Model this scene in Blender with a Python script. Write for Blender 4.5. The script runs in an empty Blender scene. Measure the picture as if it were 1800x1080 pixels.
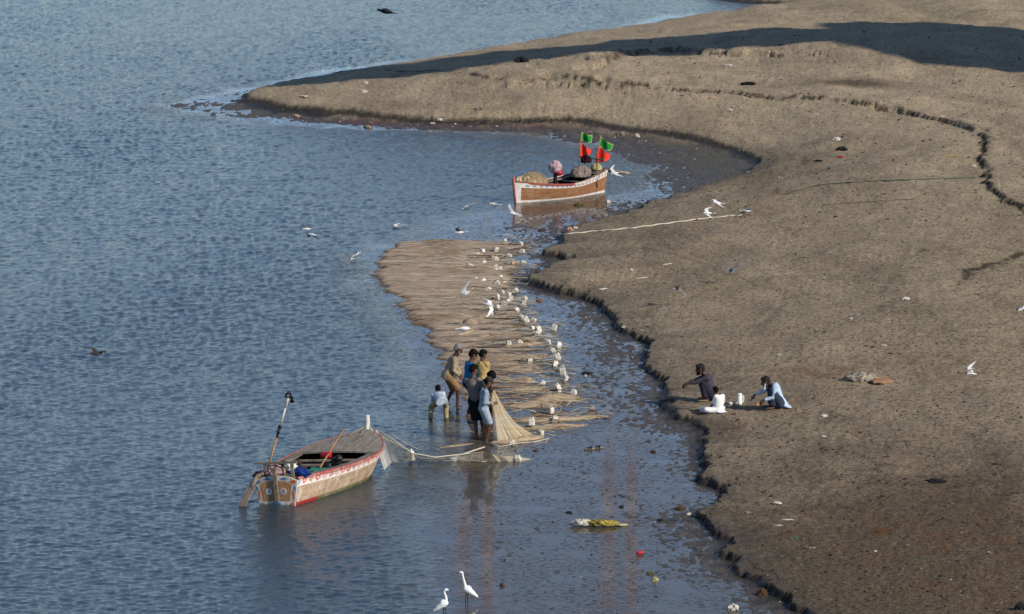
import bpy, bmesh, math, random
import numpy as np
from mathutils import Vector, Matrix, Quaternion
R = math.radians
random.seed(7)
C = bpy.context.scene.collection
scn = bpy.context.scene

# ------------------------------------------------------------------ camera, sky, sun, exposure
FPX = 7400.0                       # focal length in photo pixels (photo is 1800 wide)
PITCH = R(8.52)
CAM = Vector((0.0, 0.0, 18.0))
cam_d = bpy.data.cameras.new("camera"); cam = bpy.data.objects.new("camera", cam_d); C.objects.link(cam)
cam.location = CAM; cam.rotation_euler = (math.pi / 2 - PITCH, 0, 0)
cam_d.sensor_width = 36; cam_d.lens = 36 * FPX / 1800; cam_d.clip_start = 1; cam_d.clip_end = 12000
scn.camera = cam
SUN_EL, SUN_FRONT = R(31), R(36)   # sun stands to the right, a little on the camera's side
sdir = Vector((math.cos(SUN_FRONT) * math.cos(SUN_EL), -math.sin(SUN_FRONT) * math.cos(SUN_EL), math.sin(SUN_EL)))
w = bpy.data.worlds.new("World"); scn.world = w; w.use_nodes = True
sky = w.node_tree.nodes.new("ShaderNodeTexSky"); sky.sky_type = 'NISHITA'; sky.sun_disc = False
sky.sun_elevation = SUN_EL; sky.sun_rotation = math.atan2(sdir.x, sdir.y)
sky.air_density = 0.6; sky.dust_density = 0.0; sky.ozone_density = 1.6
bg = w.node_tree.nodes["Background"]; bg.inputs[1].default_value = 0.11
w.node_tree.links.new(sky.outputs[0], bg.inputs[0])
sl = bpy.data.lights.new("sun", 'SUN'); sl.energy = 3.6; sl.angle = R(0.5); sl.color = (1.0, 0.92, 0.80)
sun = bpy.data.objects.new("sun", sl); C.objects.link(sun)
sun.rotation_euler = sdir.to_track_quat('Z', 'Y').to_euler(); sun.location = sdir * 300
scn.view_settings.view_transform = 'Standard'; scn.view_settings.look = 'None'
scn.view_settings.exposure = 0.35; scn.view_settings.gamma = 1

# ------------------------------------------------------------------ pixel rays and noise
cp, sp_ = math.cos(PITCH), math.sin(PITCH)
def ray(px, py):
    a, b = (px - 900) / FPX, (540 - py) / FPX
    return np.array((a, cp + b * sp_, -sp_ + b * cp))
def atz(px, py, z=0.0):
    d = ray(px, py); t = (z - CAM.z) / d[2]
    return np.array((CAM.x + d[0] * t, CAM.y + d[1] * t, z))
def aty(px, py, Y):
    d = ray(px, py); t = Y / d[1]
    return Vector((d[0] * t, Y, CAM.z + d[2] * t))
_rng = np.random.RandomState(3)
_tab = _rng.rand(256, 256).astype(np.float32)
def vnoise(x, y, seed=0):
    x = np.asarray(x, np.float64) + seed * 37.17; y = np.asarray(y, np.float64) + seed * 91.31
    ix = np.floor(x).astype(np.int64); iy = np.floor(y).astype(np.int64)
    fx = (x - ix).astype(np.float32); fy = (y - iy).astype(np.float32)
    fx = fx * fx * (3 - 2 * fx); fy = fy * fy * (3 - 2 * fy)
    a, b, c, d = ix & 255, iy & 255, (ix + 1) & 255, (iy + 1) & 255
    return (_tab[a, b] * (1 - fx) + _tab[c, b] * fx) * (1 - fy) + (_tab[a, d] * (1 - fx) + _tab[c, d] * fx) * fy
def fbm(x, y, o=4, seed=0):
    s, a, n, f = 0, 0.5, 0, 1.0
    for k in range(o):
        s = s + a * vnoise(x * f, y * f, seed + k * 5); n += a; a *= 0.5; f *= 2.03
    return s / n
def sstep(a, b, x):
    t = np.clip((x - a) / (b - a), 0, 1); return t * t * (3 - 2 * t)

# ------------------------------------------------------------------ outlines of the land (read off the photo at water level)
def poly(pts): return np.array([atz(*p)[:2] for p in pts])
UPPER = [(445, 158), (470, 149), (560, 135), (700, 113), (850, 91), (1000, 66), (1100, 50), (1200, 33), (1285, 19),
         (1335, 13), (1385, 9), (1330, 7), (1275, 3), (1235, -3), (1210, -30)]
SCARP = [(1560, 1400), (1470, 1200), (1410, 1083), (1362, 1052), (1345, 1034), (1305, 1012), (1302, 988), (1272, 982), (1267, 948),
         (1250, 929), (1226, 911), (1263, 888), (1278, 866), (1262, 854), (1232, 849), (1238, 818), (1248, 786), (1230, 759),
         (1218, 746), (1190, 738), (1172, 722), (1170, 693), (1160, 664), (1135, 648), (1129, 628), (1142, 609), (1120, 602),
         (1090, 579), (1078, 562), (1060, 544), (1025, 525), (1032, 519), (1005, 519), (960, 512), (922, 498), (945, 485),
         (968, 474), (1012, 461), (952, 450), (985, 436), (988, 418), (1020, 404), (1080, 386), (1140, 366), (1190, 349),
         (1240, 334), (1290, 318), (1322, 303), (1326, 294), (1302, 278), (1257, 262), (1190, 248), (1140, 241), (1080, 234),
         (1020, 222), (980, 221), (860, 222), (760, 220), (667, 214), (640, 212), (601, 207), (548, 208), (507, 198), (482, 201),
         (462, 193), (428, 185), (402, 179)]
SHORE = [(900, 1400), (870, 1250), (840, 1120), (822, 1060), (806, 1000), (796, 930), (790, 880), (798, 830), (800, 790), (790, 740),
         (775, 690), (758, 650), (735, 600), (690, 545), (648, 495), (655, 452), (690, 430), (760, 416), (800, 397), (870, 376),
         (960, 363), (1060, 352), (1108, 333), (1140, 306), (1132, 288), (1097, 272), (1030, 254), (940, 239), (800, 231),
         (600, 225), (470, 214), (380, 206), (320, 198), (292, 187), (325, 176), (400, 166)]
far_close = np.array([(60.0, 900.0), (1500.0, 6000.0), (6000.0, 6000.0), (6000.0, 10.0), (14.0, 10.0)])
B_POLY = np.vstack([poly(SCARP), poly(UPPER), far_close])
W_POLY = np.vstack([poly(SHORE), poly(UPPER), far_close])
def sdist(x, y, P, closed=True):
    """distance to an outline, positive inside"""
    x = np.asarray(x, np.float32); y = np.asarray(y, np.float32)
    best = np.full(x.shape, 1e12, np.float32); ins = np.zeros(x.shape, bool)
    n = len(P)
    for i in range(n if closed else n - 1):
        ax, ay = P[i]; bx, by = P[(i + 1) % n]
        dx, dy = bx - ax, by - ay; L = dx * dx + dy * dy + 1e-12
        t = np.clip(((x - ax) * dx + (y - ay) * dy) / L, 0, 1)
        best = np.minimum(best, (x - ax - t * dx) ** 2 + (y - ay - t * dy) ** 2)
        if closed and ay != by:
            c = (ay > y) != (by > y)
            ins ^= c & (x < dx * (y - ay) / dy + ax)
    d = np.sqrt(best)
    return np.where(ins, d, -d) if closed else d
def side_dist(x, y, P):
    """signed distance to an open line: positive on its left side; plus place along the line"""
    x = np.asarray(x, np.float32); y = np.asarray(y, np.float32)
    best = np.full(x.shape, 1e12, np.float32); sg = np.zeros(x.shape, np.float32)
    for i in range(len(P) - 1):
        ax, ay = P[i]; bx, by = P[i + 1]; dx, dy = bx - ax, by - ay; L = dx * dx + dy * dy
        t = np.clip(((x - ax) * dx + (y - ay) * dy) / L, 0, 1)
        d2 = (x - ax - t * dx) ** 2 + (y - ay - t * dy) ** 2
        m = d2 < best; best = np.where(m, d2, best)
        sg = np.where(m, np.sign(dx * (y - ay) - dy * (x - ax)), sg)
    return np.sqrt(best) * sg
BAY = atz(1215, 275)
TERR = []       # small eroded steps inland, filled below
HUMPS = []      # (x, y, rx, ry, height)
def terrain(x, y, attrs=False):
    x = np.asarray(x, np.float64); y = np.asarray(y, np.float64)
    wx = 0.55 * (fbm(x * 0.9, y * 0.7, 4, 11) - 0.5) + 0.16 * (vnoise(x * 5, y * 4, 17) - 0.5) + 0.12 * (vnoise(x * 13, y * 9, 18) - 0.5)
    wy = 0.95 * (fbm(x * 0.9, y * 0.7, 4, 23) - 0.5) + 0.30 * (vnoise(x * 5, y * 4, 29) - 0.5) + 0.16 * (vnoise(x * 13, y * 9, 30) - 0.5)
    dB = sdist(x + wx, y + wy, B_POLY)
    dW = sdist(x + 2.2 * wx, y + 3.0 * wy, W_POLY)
    far = np.clip((y - 108) / 60, 0, 1); near_up = np.clip((y - 150) / 25, 0, 1)
    n1 = fbm(x * 0.35, y * 0.22, 4, 3); n2 = fbm(x * 2.2, y * 1.5, 4, 5); n3 = fbm(x * 9, y * 6, 3, 9)
    step = (0.14 + 0.10 * far - .13 * near_up) * (0.5 + 1.0 * n1)
    din = np.maximum(dB, 0)
    A = 0.32 + 0.36 * far
    zb = step + A * (1 - np.exp(-din / 6.0)) + (n1 - 0.5) * 0.30 * np.clip(din / 3, 0, 1) * (0.4 + far) + (n2 - 0.5) * 0.07 + (n3 - 0.5) * 0.045
    for hx, hy, rx, ry, hh in HUMPS:
        zb = zb + hh * np.exp(-((x - hx) / rx) ** 2 - ((y - hy) / ry) ** 2) * np.clip(din / 1.5, 0, 1)
    crum = vnoise(x * 2.2, y * 1.6, 19); s = sstep(-0.03 - 0.5 * np.clip(crum - .62, 0, 1), 0.05 + 0.07 * far + 1.6 * near_up * fbm(x * .3, y * .2, 2, 15) + 0.7 * np.clip(crum - .66, 0, 1), dB)
    m1 = fbm(x * 0.8, y * 0.35, 4, 41); m2 = fbm(x * 4.2, y * 2.2, 4, 43); m3 = fbm(x * 11, y * 5.5, 2, 47)
    zf = -0.013 + (m1 - 0.5) * 0.044 + (m2 - 0.5) * 0.030 + (m3 - 0.5) * 0.052
    zf = zf + 0.030 * np.exp(-np.maximum(-dB, 0) / 0.9) * (1 - near_up) - 0.014 * np.clip(-dB / 5, 0, 1)
    zf = zf + near_up * np.clip(dW, 0, 6) * 0.05 * np.clip((x + 11) / 4, 0.25, 1)
    zf = zf + .034 * np.exp(-((x - BAY[0]) / 3.2) ** 2 - ((y - BAY[1]) / 11) ** 2)
    zf = zf + near_up * .10 * ((m1 - .5) + (m2 - .5)) * sstep(-.5, 2, dW)
    zf = np.where(dW < 0, zf + np.maximum(dW * 0.10, -1.6), zf)
    z = zf * (1 - s) + zb * s
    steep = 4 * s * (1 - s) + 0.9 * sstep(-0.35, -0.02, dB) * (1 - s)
    for P, hgt, wd, sgn in TERR:
        sd = side_dist(x + wx * 0.9, y + wy * 1.3, P) * sgn
        brk = sstep(0.22, 0.46, fbm(x * 0.9, y * 0.6, 3, 61))
        st = sstep(-0.06, 0.10, sd)
        z = z + brk * hgt * st * np.exp(-np.maximum(sd, 0) / wd) - brk * 0.03 * np.exp(-(sd / 0.2) ** 2)
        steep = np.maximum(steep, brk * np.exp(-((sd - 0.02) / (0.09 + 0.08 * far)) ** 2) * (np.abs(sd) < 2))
    if not attrs: return z
    return z, dB, dW, s, steep, n1, n2
def at(px, py):
    """the point of the ground (or water) seen at a photo pixel"""
    d = ray(px, py); t0 = -CAM.z / d[2] * 0.80; t1 = min(-CAM.z / d[2] * 1.02, 900) if d[2] < 0 else 900
    lo, hi = t0, t1
    for _ in range(2):
        ts = np.linspace(lo, hi, 500)
        X, Y, Z = d[0] * ts, d[1] * ts, CAM.z + d[2] * ts
        g = np.maximum(terrain(X, Y), 0.0)
        k = int(np.argmax(Z <= g)) if (Z <= g).any() else len(ts) - 1
        lo, hi = ts[max(k - 1, 0)], ts[k]
    t = (lo + hi) / 2
    return Vector((d[0] * t, d[1] * t, CAM.z + d[2] * t))
def ground_z(x, y): return float(terrain(np.array([x]), np.array([y]))[0])
def hump(px, py, rx, ry, h):
    p = atz(px, py, 0.4); HUMPS.append((p[0], p[1], rx, ry, h))
hump(1010, 150, 5.0, 10, 0.55); hump(700, 160, 6, 6, 0.25); hump(1330, 90, 9, 14, 0.5); hump(1700, 120, 7, 9, 0.9); hump(1560, 330, 6, 12, 0.35)
hump(1640, 500, 5, 12, 0.25)
def tline(pts, h, wd, sgn): TERR.append((np.array([tuple(at(*p))[:2] for p in pts]), h, wd, sgn))
_tl = [([(1020, 152), (1085, 153), (1200, 163), (1290, 166), (1390, 173), (1490, 181), (1570, 191), (1630, 208), (1682, 220)], 0.13, 2.5, 1),
       ([(1705, 226), (1728, 246), (1724, 290), (1738, 330), (1768, 356), (1815, 378)], 0.13, 1.8, 1),
       ([(1065, 112), (1110, 98), (1180, 92), (1250, 95), (1320, 99)], 0.25, 3.0, 1),
       ([(920, 150), (990, 140), (1060, 150)], 0.12, 3.0, 1), ([(560, 132), (700, 125), (860, 140), (880, 143)], 0.06, 2.0, 1),
       ([(1690, 488), (1725, 470), (1800, 445)], 0.05, 1.0, 1)]
_tw = []
for pts, h, wd, sgn in _tl: _tw.append((np.array([tuple(at(*p))[:2] for p in pts]), h, wd, sgn))
TERR.extend(_tw)

# ------------------------------------------------------------------ materials
def lin(r, g, b, k=1.0):
    f = lambda c: ((c / 255 + 0.055) / 1.055) ** 2.4 if c > 10 else c / 255 / 12.92
    return (f(r) * k, f(g) * k, f(b) * k, 1)
class NT:
    def __init__(s, name, rough=0.8, spec=0.3):
        s.m = bpy.data.materials.new(name); s.m.use_nodes = True; s.t = s.m.node_tree
        s.b = s.t.nodes["Principled BSDF"]; s.b.inputs["Roughness"].default_value = rough; s.b.inputs["Specular IOR Level"].default_value = spec
    def n(s, typ, **kw):
        n = s.t.nodes.new("ShaderNode" + typ)
        for k, v in kw.items(): setattr(n, k, v)
        return n
    def l(s, a, b): s.t.links.new(a, b)
    def v(s, sock, val):
        if isinstance(val, bpy.types.NodeSocket): s.l(val, sock)
        else: sock.default_value = val
    def math(s, op, a, b=0.0, c=0.0, clamp=False):
        n = s.n("Math", operation=op); n.use_clamp = clamp
        s.v(n.inputs[0], a); s.v(n.inputs[1], b); s.v(n.inputs[2], c); return n.outputs[0]
    def mix(s, f, a, b, blend='MIX'):
        n = s.n("Mix", data_type='RGBA', blend_type=blend); s.v(n.inputs[0], f); s.v(n.inputs[6], a); s.v(n.inputs[7], b); return n.outputs[2]
    def attr(s, name): return s.n("Attribute", attribute_name=name).outputs["Fac"]
    def noise(s, scale, detail=4, rough=0.6, vec=None, dist=0.0):
        n = s.n("TexNoise"); n.inputs["Scale"].default_value = scale; n.inputs["Detail"].default_value = detail
        n.inputs["Roughness"].default_value = rough; n.inputs["Distortion"].default_value = dist
        s.l(vec or s.obj(), n.inputs["Vector"]); return n.outputs["Fac"]
    def obj(s):
        if not hasattr(s, '_o'): s._o = s.n("TexCoord").outputs["Object"]
        return s._o
    def scaled(s, v):
        n = s.n("Mapping"); n.inputs["Scale"].default_value = v; s.l(s.obj(), n.inputs["Vector"]); return n.outputs[0]
    def ramp(s, f, a, b):
        n = s.n("MapRange"); n.interpolation_type = 'SMOOTHSTEP'; s.v(n.inputs[0], f); n.inputs[1].default_value = a; n.inputs[2].default_value = b; return n.outputs[0]
    def bump(s, h, strength=0.5, dist=0.02):
        n = s.n("Bump"); n.inputs["Strength"].default_value = strength; n.inputs["Distance"].default_value = dist
        s.l(h, n.inputs["Height"]); s.l(n.outputs[0], s.b.inputs["Normal"])
    def col(s, c): s.v(s.b.inputs["Base Color"], c); return s
def simple(name, c, rough=0.75, var=0.25, scale=8, spec=0.3, bump=0.0, c2=None, bscale=30):
    t = NT(name, rough, spec)
    dark = c2 or tuple(x * (1 - var) for x in c[:3]) + (1,)
    t.col(t.mix(t.ramp(t.noise(scale, 5), 0.35, 0.68), dark, c))
    if bump: t.bump(t.noise(bscale, 4), bump, 0.02)
    return t.m

# ground
g = NT("mud", 0.95, 0.12)
wet, tone, steep, green = g.attr("wet"), g.attr("tone"), g.attr("steep"), g.attr("green")
nb = g.noise(0.35, 5); nm = g.noise(2.4, 6, 0.7); nf = g.noise(9.0, 5, 0.7); ns = g.noise(24, 4, 0.75)
tv = g.math('ADD', tone, g.math('MULTIPLY_ADD', nb, 0.7, -0.35))
tv = g.math('ADD', tv, g.math('MULTIPLY_ADD', nm, 0.6, -0.3), clamp=True)
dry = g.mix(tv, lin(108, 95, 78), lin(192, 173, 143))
dry = g.mix(g.math('MULTIPLY', g.ramp(nf, 0.48, 0.64), 0.72), dry, lin(52, 44, 37))
dry = g.mix(g.math('MULTIPLY', g.ramp(ns, 0.54, 0.70), 0.52), dry, lin(45, 39, 33))
dry = g.mix(g.math('MULTIPLY', g.ramp(g.noise(13, 3), 0.56, 0.72), 0.65), dry, lin(178, 158, 128))
dry = g.mix(g.math('MULTIPLY', g.math('MULTIPLY', g.ramp(g.noise(1.1, 6, 0.75), 0.60, 0.74), g.ramp(nf, 0.40, 0.60)), 0.55), dry, lin(126, 94, 66))
dry = g.mix(g.math('MULTIPLY', g.math('MULTIPLY', green, g.ramp(g.noise(3.0, 6, 0.75), 0.46, 0.62)), 0.65), dry, lin(92, 88, 46))
rust = g.attr('rust'); dry = g.mix(g.math('MULTIPLY', g.math('MULTIPLY', rust, g.ramp(g.noise(1.6, 6, .75), .42, .62)), .7), dry, lin(112, 74, 46))
wetc = g.mix(g.ramp(nm, 0.35, 0.65), lin(62, 55, 48), lin(98, 87, 73))
wetc = g.mix(g.math('MULTIPLY', g.math('MULTIPLY', rust, g.ramp(g.noise(2.2, 6, .75), .40, .60)), .6), wetc, lin(92, 56, 42)); wetc = g.mix(g.math('MULTIPLY', g.math('MULTIPLY', green, g.ramp(g.noise(2.6, 6, .75), .44, .58)), .6), wetc, lin(86, 82, 42))
base = g.mix(wet, dry, wetc)
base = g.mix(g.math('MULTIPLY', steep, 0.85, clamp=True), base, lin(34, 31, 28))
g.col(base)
g.v(g.b.inputs["Roughness"], g.math('MULTIPLY_ADD', wet, -0.47, 0.95))
g.v(g.b.inputs["Specular IOR Level"], g.math('MULTIPLY_ADD', wet, 0.12, 0.10))
g.bump(g.math('ADD', g.math('MULTIPLY', nf, 1.0), g.math('MULTIPLY', ns, 0.5)), 1.0, 0.08)
M_GROUND = g.m

# water: silty river, ripples are in the mesh and (finer) in the bump
wtr = NT("river_water", 0.07, 0.5)
wtr.b.inputs["IOR"].default_value = 1.333
shal = wtr.attr("shallow"); amp = wtr.attr("amp")
wtr.col(wtr.mix(shal, lin(48, 60, 66), lin(84, 78, 64)))
wn = wtr.math('ADD', wtr.noise(7.5, 4, 0.65, wtr.scaled((0.85, 1.35, 1))), wtr.math('MULTIPLY', wtr.noise(9.0, 3, 0.6, wtr.scaled((1, 1.3, 1))), 0.4))
bn = wtr.n("Bump"); bn.inputs["Distance"].default_value = 0.07
wtr.l(wn, bn.inputs["Height"]); wtr.v(bn.inputs["Strength"], wtr.math('MULTIPLY_ADD', amp, 0.62, -0.012, True)); wtr.l(bn.outputs[0], wtr.b.inputs["Normal"])
wtr.v(wtr.b.inputs["Roughness"], wtr.math('MULTIPLY_ADD', amp, 0.08, 0.03))
film = wtr.math('MULTIPLY', shal, wtr.ramp(wtr.noise(13, 6, .8, wtr.scaled((.55, .8, 1))), .47, .56)); film = wtr.math('MULTIPLY', film, wtr.ramp(wtr.noise(.8, 5, .65), .30, .52))
bc = wtr.mix(film, wtr.mix(shal, lin(48, 60, 66), lin(84, 78, 64)), wtr.mix(wtr.ramp(wtr.noise(2, 4), .35, .65), lin(48, 43, 39), lin(84, 74, 64))); wtr.col(bc)
wtr.v(wtr.b.inputs["Roughness"], wtr.math('ADD', wtr.math('MULTIPLY_ADD', amp, 0.08, 0.03), wtr.math('MULTIPLY', film, .42)))
wtr.v(wtr.b.inputs["Specular IOR Level"], wtr.math('MULTIPLY_ADD', film, -.30, .5))
M_WATER = wtr.m

# ------------------------------------------------------------------ the two big sheets
def sheet(name, us, ds, zfun, mat):
    U, D = np.meshgrid(us, ds); X = (U * D).ravel(); Y = D.ravel()
    z, at_ = zfun(X, Y)
    me = bpy.data.meshes.new(name); nv = len(X); nr, nc = len(ds), len(us)
    me.vertices.add(nv); me.vertices.foreach_set("co", np.column_stack([X, Y, z]).astype(np.float32).ravel())
    i = np.arange(nr * nc).reshape(nr, nc)
    q = np.stack([i[:-1, :-1], i[:-1, 1:], i[1:, 1:], i[1:, :-1]], -1).reshape(-1, 4); nf_ = len(q)
    me.loops.add(nf_ * 4); me.loops.foreach_set("vertex_index", q.ravel().astype(np.int32))
    me.polygons.add(nf_); me.polygons.foreach_set("loop_start", np.arange(0, nf_ * 4, 4, dtype=np.int32))
    me.update(calc_edges=True); me.polygons.foreach_set("use_smooth", np.ones(nf_, bool))
    for k, v in at_.items():
        a = me.attributes.new(k, 'FLOAT', 'POINT'); a.data.foreach_set("value", np.asarray(v, np.float32))
    me.materials.append(mat); o = bpy.data.objects.new(name, me); C.objects.link(o); o["kind"] = "structure"
    return o
def spans(p0, p1, stepp, wide, n):
    u = (np.arange(p0, p1, stepp) - 900) / FPX
    e = np.geomspace(0.01, wide, n)
    return np.concatenate([u[0] - e[::-1], u, u[-1] + e])
def rows(y0, y1, stepp, n):
    ys = np.arange(y0, y1, -stepp); d = np.array([atz(900, yy)[1] for yy in ys])
    return np.concatenate([np.linspace(25, d[0] - 1, 16), d, np.geomspace(d[-1] * 1.03, 5500, n)])
DAMP = [(1500, 147, 80, 9, 0.9), (1650, 1000, 420, 150, 0.42), (1300, 640, 190, 60, 0.12), (1230, 290, 120, 40, 0.5), (1330, 300, 150, 60, 0.28), (1120, 400, 150, 45, 0.30), (1640, 840, 26, 5, 0.5), (1180, 225, 130, 22, .35), (1460, 270, 130, 30, .22), (1380, 690, 60, 20, .12), (620, 190, 180, 12, .2)]
def ground_fn(X, Y):
    z, dB, dW, s, st, n1, n2 = terrain(X, Y, True)
    dry = s * sstep(0.03, 0.16, z)
    wet = 1 - dry * (0.55 + 0.45 * sstep(0.0, 1.6, dB + (n2 - 0.5) * 2.2))
    wet = wet * (1 - .55 * np.clip((Y - 150) / 15, 0, 1) * sstep(.03, .13, z))
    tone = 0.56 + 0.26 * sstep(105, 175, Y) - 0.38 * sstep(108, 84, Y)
    tone = tone + 0.50 * (fbm(dB * 0.9 + n1 * 3, X * 0.10 + Y * .05, 3, 83) - .5) + 0.34 * (fbm(X * .5, Y * .12, 3, 87) - .5)
    for px, py, rx, ry, k in DAMP:
        a = at(px, py); b = at(px + rx, py); c = at(px, py - ry)
        tone = tone - k * np.exp(-((X - a.x) / (b.x - a.x)) ** 2 - ((Y - a.y) / (c.y - a.y)) ** 2)
    for tr in ([(1660, 300), (1625, 380), (1570, 520), (1500, 690), (1440, 860)], [(1425, 190), (1412, 260), (1392, 330), (1385, 420), (1330, 560)], [(1190, 700), (1330, 655), (1500, 610), (1800, 565)], [(1150, 430), (1300, 470), (1480, 500), (1700, 480), (1800, 470)], [(1000, 150), (1200, 130), (1420, 118), (1600, 140)]):
        P = np.array([tuple(at(*q))[:2] for q in tr]); dd = np.abs(side_dist(X + 1.2 * (fbm(X * .4, Y * .25, 3, 131) - .5), Y + 2.0 * (fbm(X * .4, Y * .25, 3, 133) - .5), P))
        tone = tone - .30 * np.exp(-((dd - .22) / .14) ** 2) * sstep(.40, .62, fbm(X * 1.1, Y * .7, 3, 135)) + .10 * np.exp(-(dd / .5) ** 2)
    gr = np.zeros_like(X)
    for px, py, rx, ry, k in [(1262, 285, 60, 22, 2.0), (1150, 262, 60, 12, .8), (1560, 470, 300, 60, 0.55), (1700, 590, 140, 60, 0.5), (1640, 25, 300, 22, 0.9), (460, 200, 60, 10, 1.2), (1150, 520, 90, 40, 0.35)]:
        a = at(px, py); b = at(px + rx, py); c = at(px, py - ry)
        gr = gr + k * np.exp(-((X - a.x) / (b.x - a.x)) ** 2 - ((Y - a.y) / (c.y - a.y)) ** 2)
    ru = np.zeros_like(X)
    for px, py, rx, ry, k in [(1700, 960, 220, 110, .75), (1540, 935, 26, 6, 1.6), (1420, 912, 30, 8, 1.0), (1400, 935, 20, 5, 1.3), (1270, 755, 40, 7, 1.2), (1250, 808, 40, 6, 1.0), (1460, 655, 90, 14, .9), (1620, 650, 160, 40, .5), (640, 216, 90, 7, 1.6), (930, 222, 120, 8, 1.2), (1280, 770, 50, 30, .5)]:
        a = at(px, py); b = at(px + rx, py); c = at(px, py - ry)
        ru = ru + k * np.exp(-((X - a.x) / (b.x - a.x)) ** 2 - ((Y - a.y) / (c.y - a.y)) ** 2)
    return z, dict(wet=wet, tone=tone, steep=np.clip(st, 0, 1), green=gr, rust=ru)
def waves(X, Y):
    rg = np.random.RandomState(11); h = np.zeros_like(X)
    lam = np.concatenate([np.geomspace(0.13, 0.42, 40), np.geomspace(.5, 1.1, 6)])
    Xd = X + 0.10 * (fbm(X * 1.3, Y * 1.1, 2, 73) - .5); Yd = Y + 0.22 * (fbm(X * 1.1, Y * .9, 2, 75) - .5)
    for L in lam:
        th = R(97) + rg.randn() * R(30); k = 2 * math.pi / L
        a = 0.0031 * L ** 0.9 * (1.0 if L < .45 else .5)
        h += a * np.sin(k * (Xd * math.cos(th) + Yd * math.sin(th)) + rg.rand() * 6.283)
    h = h + 16 * h * np.abs(h)
    g1 = fbm(X * 0.12, Y * 0.05, 3, 71)
    return h * (0.22 + 1.5 * g1)
def water_fn(X, Y):
    wx = 1.2 * (fbm(X * 0.9, Y * 0.7, 4, 11) - 0.5); wy = 2.8 * (fbm(X * 0.9, Y * 0.7, 4, 23) - 0.5)
    dW = sdist(X + wx, Y + wy, W_POLY)
    amp = 1 - sstep(-1.5, 0.4, dW + (fbm(X * .25, Y * .12, 3, 77) - 0.5) * 3)
    amp = np.maximum(amp, 0.035) * (0.72 + 0.25 * sstep(90, 120, Y) + .35 * sstep(130, 200, Y))
    calm = 1 - 0.45 * np.exp(-((X - 9.0) / 5.0) ** 2 - ((Y - 163) / 8.0) ** 2)
    amp = amp * calm
    z = waves(X, Y) * amp
    return z, dict(amp=amp, shallow=sstep(-2.0, 0.5, dW))
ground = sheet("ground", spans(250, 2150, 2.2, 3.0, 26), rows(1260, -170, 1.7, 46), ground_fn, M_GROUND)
water = sheet("water", spans(-330, 1560, 2.0, 3.0, 26), rows(1230, -150, 1.12, 46), water_fn, M_WATER)

# ------------------------------------------------------------------ things: helpers
def tag(o, label=None, cat=None, group=None, kind=None):
    for k, v in (("label", label), ("category", cat), ("group", group), ("kind", kind)):
        if v: o[k] = v
    return o
def empty(name, loc, label, cat, group=None, rz=0.0):
    o = bpy.data.objects.new(name, None); C.objects.link(o); o.location = loc; o.rotation_euler = (0, 0, rz); o.empty_display_size = 0.2
    return tag(o, label, cat, group)
def link(name, bm, mat, parent=None, smooth=True, loc=None):
    me = bpy.data.meshes.new(name); bmesh.ops.recalc_face_normals(bm, faces=bm.faces[:]); bm.to_mesh(me); bm.free()
    for m in (mat if isinstance(mat, (list, tuple)) else [mat]): me.materials.append(m)
    me.polygons.foreach_set("use_smooth", np.full(len(me.polygons), smooth))
    o = bpy.data.objects.new(name, me); C.objects.link(o)
    if parent: o.parent = parent
    if loc is not None: o.location = loc
    return o
V = Vector
def perp(d):
    d = d.normalized(); a = V((0, 0, 1)) if abs(d.z) < 0.9 else V((1, 0, 0))
    u = d.cross(a).normalized(); return u, d.cross(u).normalized()
def loft(bm, st, n=12, cap=True, mi=0):
    """st: list of (centre, half-axis a, half-axis b); elliptical rings joined into a closed skin"""
    rings = []
    for c, a, b in st:
        rings.append([bm.verts.new(V(c) + V(a) * math.cos(2 * math.pi * k / n) + V(b) * math.sin(2 * math.pi * k / n)) for k in range(n)])
    for r0, r1 in zip(rings, rings[1:]):
        for k in range(n):
            f = bm.faces.new((r0[k], r0[(k + 1) % n], r1[(k + 1) % n], r1[k])); f.material_index = mi
    if cap:
        for r in (rings[0], rings[-1]): bm.faces.new(r).material_index = mi
def tube(bm, pts, rad, n=8, cap=True, mi=0):
    pts = [V(p) for p in pts]; st = []; u = None
    if not isinstance(rad, (list, tuple)): rad = [rad] * len(pts)
    for i, p in enumerate(pts):
        d = (pts[min(i + 1, len(pts) - 1)] - pts[max(i - 1, 0)])
        if d.length < 1e-9: d = V((0, 0, 1))
        d.normalize()
        if u is None: u, v = perp(d)
        else:
            u = (u - d * u.dot(d)).normalized(); v = d.cross(u)
        st.append((p, u * rad[i], v * rad[i]))
    loft(bm, st, n, cap, mi)
def ball(bm, c, r, sub=2, rot=None, mi=0):
    r = (r, r, r) if not isinstance(r, (list, tuple)) else r
    M = Matrix.Translation(V(c)) @ ((rot.to_4x4() if rot else Matrix()) @ Matrix.Diagonal((r[0], r[1], r[2], 1)))
    res = bmesh.ops.create_icosphere(bm, subdivisions=sub, radius=1.0, matrix=M)
    if mi:
        for v in res['verts']:
            for f in v.link_faces: f.material_index = mi
def box(bm, c, s, rot=None, mi=0, bev=0.0):
    M = Matrix.Translation(V(c)) @ ((rot.to_4x4() if rot else Matrix()) @ Matrix.Diagonal((s[0], s[1], s[2], 1)))
    vs = bmesh.ops.create_cube(bm, size=1.0, matrix=M)['verts']
    fs = list({f for v in vs for f in v.link_faces})
    for f in fs: f.material_index = mi
    if bev:
        es = list({e for v in vs for e in v.link_edges})
        bmesh.ops.bevel(bm, geom=es, offset=bev, segments=2, affect='EDGES', profile=0.6)
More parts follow.
